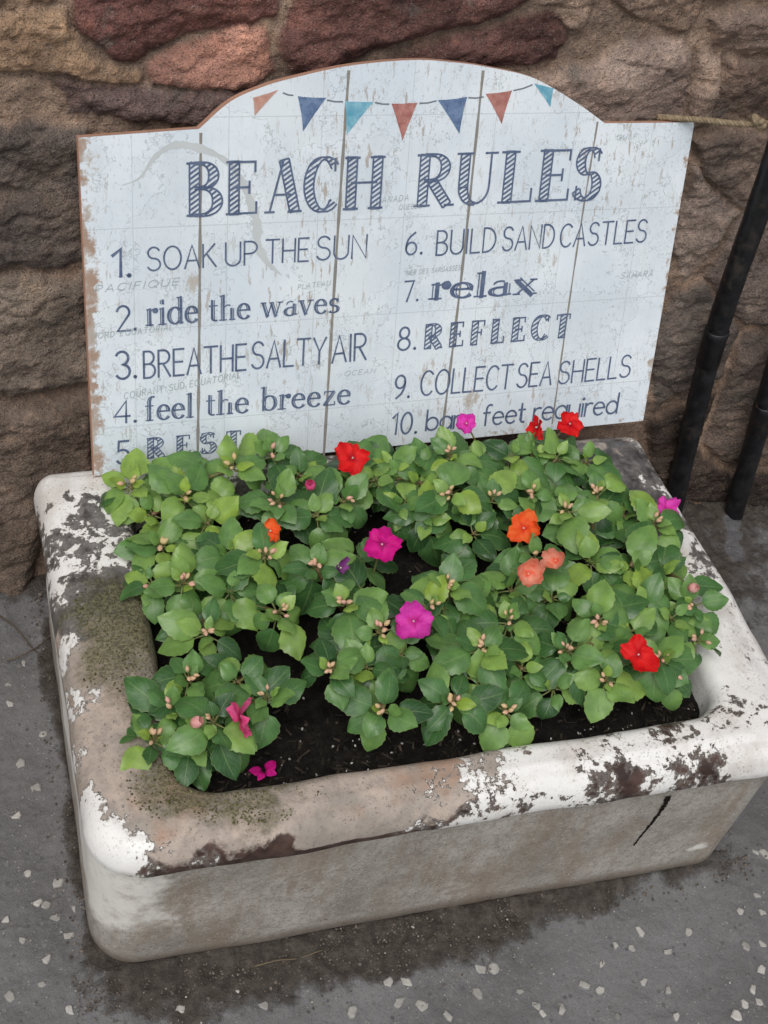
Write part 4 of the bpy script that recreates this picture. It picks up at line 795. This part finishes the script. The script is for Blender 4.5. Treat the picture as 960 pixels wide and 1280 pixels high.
# ------------------------------------------------------------------ flowers
rng = np.random.default_rng(21)
def leaf(mb, base, d, up, L, Wd, tint, droop=.5, fold=.25, petiole=.0, stems=None):
    """one ovate toothed leaf: d outwards, up the face side"""
    d = nrm(d); s = nrm(np.cross(d, up)); up = np.cross(s, d); nu, nv = 7, 13
    if petiole and stems is not None:
        tube(stems, [base, base + d * petiole * .5 + up * petiole * .06, base + d * petiole], [.0009, .0008, .0007], 5, .1, False); base = base + d * petiole
    V, U = [], []; wav = rng.uniform(0, 6.3); wa = rng.uniform(.01, .05); tw = rng.uniform(-.35, .35); bend = rng.uniform(-.16, .16); curl = rng.uniform(.0, .9)
    for j in range(nv):
        v = j / (nv - 1); w = Wd / 2 * (math.sin(math.pi * v ** .75) ** .74) * (1.04 - .16 * v) if 0 < v < 1 else 0.0004
        if 0 < j < nv - 1: w *= 1 + (.05 if j % 2 else -.03)
        th_ = -droop * v * 1.1; ax = L * (math.sin(droop * 1.1 * v) / (droop * 1.1) if droop > .02 else v); dz = -L * (1 - math.cos(droop * 1.1 * v)) / (droop * 1.1) if droop > .02 else 0
        for i in range(nu):
            u = i / (nu - 1) * 2 - 1; x = u * w
            z = dz + fold * abs(x) * 1.0 - (1.4 * fold + curl) * x * x / Wd + wa * L * math.sin(wav + v * 9 + u * 2) * abs(u) + tw * x * v + rng.normal(0, .00012)
            V.append(base + d * ax + s * (x + bend * L * v * v) + up * z); U.append((i / (nu - 1), v))
    mb.add(V, quads(nu, nv).tolist(), tint, U)
def canopy(p): return p
def flower(root, o0, c, nr, D, m, squash=1., roll=None, npet=5, cup=.15, label=None):
    nr = nrm(nr); a = nrm(np.cross(nr, [.2, .3, 1.])); b = np.cross(nr, a); roll = rng.uniform(0, 6.3) if roll is None else roll; mb = MB()
    nu, nv = 9, 9
    for k in range(npet):
        an = roll + k * 2 * math.pi / 5 + rng.normal(0, .13); rd = a * math.cos(an) + b * math.sin(an); sd_ = -a * math.sin(an) + b * math.cos(an); L = D / 2 * rng.uniform(.86, 1.14) ; wd = L * rng.uniform(.82, 1.02); V, U = [], []; ph = rng.uniform(0, 6)
        cu = cup + rng.normal(0, .3); li = (k % 2) * .0012 + k * .0003
        for j in range(nv):
            v = j / (nv - 1)
            for i in range(nu):
                u = i / (nu - 1) * 2 - 1
                w = wd / 2 * (math.sin(math.pi * (.05 + .72 * v)) ** .9); notch = .16 * math.exp(-(u / .35) ** 2) * v ** 4
                r_ = L * v * (1 - .34 * u * u * v) * (1 - notch)
                z = cu * L * v * v + .12 * L * math.sin(ph + u * 4 + v * 5) * v - .07 * L * math.exp(-(u / .25) ** 2) * v + .02 * L * math.sin(u * 11 + ph) * v + li
                V.append(c - o0 + rd * r_ + sd_ * u * w + nr * z); U.append(((u + 1) / 2, v))
        mb.add(V, quads(nu, nv).tolist(), 0, U)
    f = mb.build('flower', m, root)
    if label: f['label'] = label
    e = MB(); blob(e, c - o0 + nr * .0022, nr, .003, .0011, 0, 6, 4); e.build('flower_eye', M['eye'], f)
    return f
def toward_cam(p): return nrm(CAM - p)
def closed_flower(root, o0, c, d, L, m, label=None):
    """a half opened or closed bloom of overlapping petals"""
    mb = MB(); d = nrm(d); a = nrm(np.cross(d, [.1, .9, .3])); b = np.cross(d, a)
    for k in range(5):
        an = k * 1.257 + .3; rd = a * math.cos(an) + b * math.sin(an); sd_ = -a * math.sin(an) + b * math.cos(an); V, U = [], []
        for j in range(7):
            v = j / 6
            for i in range(6):
                u = i / 5 * 2 - 1; rr = L * (.06 + .33 * math.sin(math.pi * v * .78) + .04 * k / 5); w = L * .34 * math.sin(math.pi * (.1 + .78 * v))
                V.append(c - o0 + d * L * (v - .5) + rd * rr * (1 - .35 * u * u) + sd_ * u * w); U.append((i / 5, v))
        mb.add(V, quads(6, 7).tolist(), 0, U)
    f = mb.build('flower', m, root)
    if label: f['label'] = label
def rosette(fo, stm, t_, r0, root, c, size=1., tone=.5, nbuds=5, warm=.5, lean=None, budsize=1.):
    """growing tip: buds in the middle, a small inner and a large outer ring of leaves, more leaves down the stem"""
    ax = nrm(np.array([0, 0, 1.]) * 1.0 + toward_cam(c) * .45 + (lean if lean is not None else 0) + rng.normal(0, .12, 3))
    a = nrm(np.cross(ax, [0, 1, .2])); b = np.cross(ax, a); a0 = rng.uniform(0, 6.3)
    mid = (root + c) / 2 + np.array([0, 0, .012]) + rng.normal(0, .006, 3); st_ = smoothline([root, mid, c - ax * .006], 14)
    tube(stm, st_, np.linspace(.0032, .0016, len(st_)), 7, rng.uniform(.2, 1))
    def ring(n, L, el, off, pet, tn, dr):
        for k in range(n):
            an = a0 + off + k * 2 * math.pi / n + rng.normal(0, .22); e = el + rng.normal(0, .24); rd = a * math.cos(an) + b * math.sin(an)
            d = rd * math.cos(e) + ax * math.sin(e); up = nrm(ax * math.cos(e) - rd * math.sin(e) + rng.normal(0, .26, 3) + np.array([0, 0, .2])); l = L * size * rng.uniform(.70, 1.32)
            leaf(fo, c - ax * (.004 + .005 * (L > .02)) + rd * .002, d, up, l, l * rng.uniform(.66, .86), float(np.clip(tn - .05 + rng.normal(0, .19), 0, 1)), max(.03, rng.normal(dr, .35)), rng.uniform(.1, .5), pet * rng.uniform(.6, 1.3), stm)
    ring(2, .016, .8, 0, .002, tone + .22, .3); ring(3, .025, .5, .5, .004, tone + .10, .7); ring(4, .033, .02, 1.2, .008, tone, .9); ring(2, .034, -.45, .3, .012, tone - .18, .8)
    for q, (f_, l_) in enumerate(((.72, .037), (.5, .037))):
        p = st_[int(f_ * (len(st_) - 1))]; an = rng.uniform(0, 6.3); rd = np.array([math.cos(an), math.sin(an), 0]); e = rng.normal(.15, .2)
        leaf(fo, p, rd * math.cos(e) + np.array([0, 0, math.sin(e)]), nrm(np.array([0, -.15, 1.]) + rng.normal(0, .2, 3)), l_ * size * rng.uniform(.85, 1.15), l_ * size * rng.uniform(.72, .88), float(np.clip(tone - .26 + rng.normal(0, .08), 0, 1)), max(.03, rng.normal(.5, .2)), rng.uniform(.1, .35), .010, stm)
    bud = MB()
    for k in range(nbuds):
        an = rng.uniform(0, 6.3); rr = rng.uniform(.002, .008); p = c + ax * rng.uniform(.001, .006) + (a * math.cos(an) + b * math.sin(an)) * rr; sz = rng.uniform(.8, 1.2) * budsize
        tube(stm, [c - ax * .003, (c + p) / 2, p], [.0006, .0005, .0005], 4, .2, False)
        blob(bud, p, ax * .6 + (a * math.cos(an) + b * math.sin(an)) * .8 + rng.normal(0, .2, 3), .0062 * sz, .0021 * sz, float(np.clip(warm + rng.normal(0, .25), 0, 1)), 7, 6)
    if nbuds: bud.build('bud_cluster', M['bud'], t_, origin=r0)
SPREAD = INN.mean(0)
def height(x, y):
    """height of the canopy above the rim: high in the middle, falling to the edges"""
    e = min((x - .05) / .10, (.63 - x) / .10, (y - .03) / .09, (.45 - y) / .05); return .010 + .030 * float(ss(-.2, 1.1, e))
def spot(px, py, dz=0.):
    z = H + .04
    for _ in range(8):
        p = at(px, py, 2, z); z = H + height(p[0], p[1]) + dz
    return at(px, py, 2, z)
# plant: label, pixel of the root, tone, bud warmth, [rosettes (x, y, size, buds, dz)], flowers
PLANTS = [
 ('busy lizzie with greenish yellow buds and no open flower, back corner by the number 5', (228, 655), .70, .0, [(160, 603, 1.1, 3, .008), (231, 618, .95, 3, .008), (292, 580, 1.0, 3, .008), (202, 680, .95, 3, 0), (262, 652, 1.15, 0, -.004), (190, 640, 1.0, 0, -.008), (226, 602, .9, 0, -.006)], []),
 ('busy lizzie with an orange bloom hidden under leaves above a dark gap of soil', (290, 735), .50, .55, [(190, 726, .9, 3, -.002), (229, 728, .95, 5, .004), (333, 692, 1.1, 5, .012), (350, 763, 1.0, 5, .004), (258, 790, .9, 4, -.002), (290, 735, 1.1, 0, -.004), (292, 690, .9, 0, .0)],
  [('open', (338, 664), 30, 'fl_org', None, 'orange flower half hidden by leaves')]),
 ('busy lizzie topped by one large bright red bloom against the foot of the sign', (405, 625), .42, .8, [(340, 566, .95, 3, .008), (348, 626, 1.0, 5, .004), (396, 642, 1.1, 0, 0), (375, 592, 1.1, 0, -.004), (470, 596, 1.1, 0, 0), (432, 625, 1.1, 2, .004), (505, 594, .9, 0, -.004), (455, 580, .95, 0, -.002), (492, 578, .95, 0, -.002)],
  [('open', (440, 573), 54, 'fl_red', None, 'large red flower'), ('closed', (388, 607), 17, 'fl_pink', (-.3, -.3, 1), 'closed pink bloom')]),
 ('busy lizzie with a deep magenta bloom, a pink bloom below it and a withered one', (450, 775), .38, .45, [(396, 707, 1.05, 4, .004), (433, 752, 1.15, 4, .008), (475, 788, 1.0, 6, .010), (413, 836, 1.05, 5, .004), (480, 886, .95, 5, .002), (446, 695, 1.1, 0, -.006), (458, 832, 1.1, 0, -.006), (500, 815, .9, 0, -.006)],
  [('open', (477, 681), 58, 'fl_mag', None, 'deep magenta flower'), ('open', (517, 777), 55, 'fl_pur', None, 'pink purple flower'), ('dead', (424, 711), 20, 'fl_dead', None, 'withered purple bloom')]),
 ('small busy lizzie with one pink bloom seen from the side, front corner of the sink', (272, 872), .40, .5, [(236, 846, .9, 4, .006), (215, 885, .95, 2, .002), (192, 922, .8, 5, 0), (267, 900, 1.0, 2, .010), (334, 870, .9, 3, 0), (298, 850, .95, 0, .0), (290, 912, .85, 0, -.008), (240, 930, .8, 0, -.01)],
  [('side', (299, 897), 50, 'fl_pink', (.96, -.25, .35), 'pink flower seen from the side'), ('closed', (245, 903), 16, 'fl_pale', (.5, -.2, .6), 'pale pink bud')]),
 ('busy lizzie with a pair of red blooms and a fading pink one below rule 10', (620, 625), .44, .4, [(563, 566, 1.15, 3, .012), (666, 615, 1.0, 6, .008), (563, 615, 1.0, 4, .014), (616, 624, .95, 3, .004), (640, 566, 1.1, 0, .003), (700, 568, 1.05, 0, .008), (600, 572, 1.05, 0, .0), (528, 578, 1., 0, -.002), (738, 574, .9, 0, .002), (668, 560, .9, 0, .004), (525, 600, 1.1, 0, -.004), (592, 665, 1.0, 0, -.01), (532, 645, 1.0, 0, -.012), (500, 632, .9, 0, -.012)],
  [('open', (583, 530), 34, 'fl_pur', (-.2, -.2, 1), 'fading pink flower'), ('side', (673, 534), 42, 'fl_red', (-.95, .0, .05), 'red flower seen edge on'), ('open', (712, 531), 44, 'fl_red', (.15, .15, 1.), 'flat red flower')]),
 ('busy lizzie with an open orange bloom above two half closed orange ones', (610, 780), .46, .35, [(558, 730, 1.0, 5, .008), (537, 757, .9, 3, 0), (604, 808, 1.1, 5, .012), (565, 878, .95, 5, .002), (634, 889, .9, 4, 0), (637, 776, 1.0, 4, .006), (672, 692, 1.0, 2, .008), (590, 745, 1.1, 0, -.008), (640, 735, 1.0, 0, -.004), (655, 835, 1.0, 0, -.006), (692, 745, 1.1, 0, -.006), (600, 850, .9, 0, -.008)],
  [('open', (655, 660), 52, 'fl_org', None, 'orange flower'), ('cup', (660, 717), 40, 'fl_peach', (.1, -.15, .2), 'half closed orange and white bloom'), ('cup', (695, 701), 32, 'fl_peach', (-.3, .1, .2), 'small half closed orange bloom')]),
 ('busy lizzie with a purple bloom behind a leaf, leaning over the rim', (775, 690), .50, .5, [(747, 616, 1.0, 5, .008), (709, 636, 1.0, 4, .006), (819, 652, 1.0, 5, .014), (867, 757, .85, 3, .004), (747, 775, 1.0, 6, .008), (782, 640, .95, 0, -.006), (790, 705, 1.15, 0, 0), (828, 712, 1.0, 0, -.002), (738, 700, 1.15, 0, -.004), (842, 772, .9, 0, -.004), (808, 755, 1.0, 0, -.004)],
  [('open', (833, 638), 46, 'fl_pur', (.55, -.1, .6), 'purple pink flower behind a leaf'), ('closed', (866, 735), 16, 'fl_pale', (.2, -.5, .6), 'drooping pink bud')]),
 ('busy lizzie with a scarlet bloom by the white front corner of the sink', (770, 805), .46, .55, [(709, 811, 1.0, 5, .006), (759, 849, 1.0, 3, .002), (826, 822, .95, 5, .008), (874, 799, .75, 4, 0), (790, 785, 1.0, 0, -.004), (692, 858, .9, 0, -.01), (735, 822, 1.0, 0, -.01), (842, 842, .75, 2, -.008)],
  [('open', (797, 818), 52, 'fl_red', (.25, -.75, .75), 'scarlet flower')])]
PXM = 1380.
def build_plant(label, root_px, tone, warm, ros, fls):
    r0 = at(*root_px, 2, SOILZ); r0[2] = SOILZ - .004; t = thing('busy_lizzie', label, 'flower plant', tuple(r0), 'busy lizzies planted in the sink')
    fo, stm = MB(), MB()
    for x, y, size, nb, dz in ros:
        c = spot(x, y, dz); rt = r0 + np.array([rng.normal(0, .012), rng.normal(0, .012), 0]); rt = rt + (np.array([c[0], c[1], rt[2]]) - rt) * .25
        rt[0] = np.clip(rt[0], .085, .585); rt[1] = np.clip(rt[1], .055, .375)
        out = np.array([c[0] - r0[0], c[1] - r0[1], 0]); rosette(fo, stm, t, r0, rt, c, size * .98, tone, nb, warm, out * 3.2, 1.0 if warm > .1 else 1.25)
    for kind, px, D, m, n_, lab in fls:
        c = spot(*px, .016 if kind != 'dead' else .01); D = D / PXM; tc = toward_cam(c)
        if kind == 'open': flower(t, r0, c, nrm(tc + np.array(n_ if n_ else (rng.normal(0, .2), rng.normal(0, .2), .25))), D, M[m], label=lab)
        elif kind == 'cup': flower(t, r0, c, nrm(tc + np.array(n_)), D, M[m], label=lab, cup=1.15)
        elif kind == 'side': flower(t, r0, c, n_, D, M[m], label=lab, cup=.1)
        elif kind == 'closed': closed_flower(t, r0, c, n_, D, M[m], lab)
        else: flower(t, r0, c, nrm(tc + np.array([.6, .3, 0])), D, M[m], cup=.9, npet=4, label=lab)
        q = smoothline([r0 + (c - r0) * .35, r0 + (c - r0) * .7 + np.array([0, 0, .006]), c - tc * .001], 8); tube(stm, q, .0009, 5, .3, False)
    fo.build('foliage', M['leaf'], t, origin=r0); stm.build('stems', M['stem'], t, origin=r0)
for P_ in PLANTS: build_plant(*P_)

# ------------------------------------------------------------------ small things lying about
def fallen():
    c = at(328, 966, 2, SOILZ + .004); m = MB()
    for k, (dx, dy, an, L) in enumerate(((-.001, 0, 2.9, .011), (.000, -.001, 4.1, .009), (.003, .001, .5, .013), (.002, -.001, 5.9, .010))):
        d = np.array([math.cos(an), math.sin(an), .25]); leaf(m, c + np.array([dx, dy, .002]), d, (0, 0, 1), L, L * .8, 0, .6, .5)
    o = m.build('fallen_petals', M['fl_mag'], origin=c); o.location = c; tag(o, 'crumpled magenta petals fallen on bare soil inside the front rim', 'petals')
fallen()
def stick(name, px, r, label, cat, bend=.004, tint=.5, z=.004):
    P = smoothline([at(*q, 2, z) + np.array([0, 0, bend * (i % 2)]) for i, q in enumerate(px)], 16); m = MB(); c = P[len(P) // 2]; tube(m, P - c, r * np.linspace(1, .6, len(P)), 6, tint); o = m.build(name, M['straw']); o.location = c; tag(o, label, cat)
stick('dry_straw', [(318, 1208), (345, 1203), (372, 1198), (402, 1190)], .0009, 'pale dry straw lying on the mud in front of the sink', 'straw')
stick('twig', [(0, 770), (22, 790), (42, 812), (60, 826)], .0011, 'thin bent twig on dark ground beside the sink', 'twig', tint=0.)
stick('twig', [(8, 826), (28, 822), (50, 806), (66, 794)], .0009, 'straighter twig crossing the bent one beside the sink', 'twig', tint=.2)
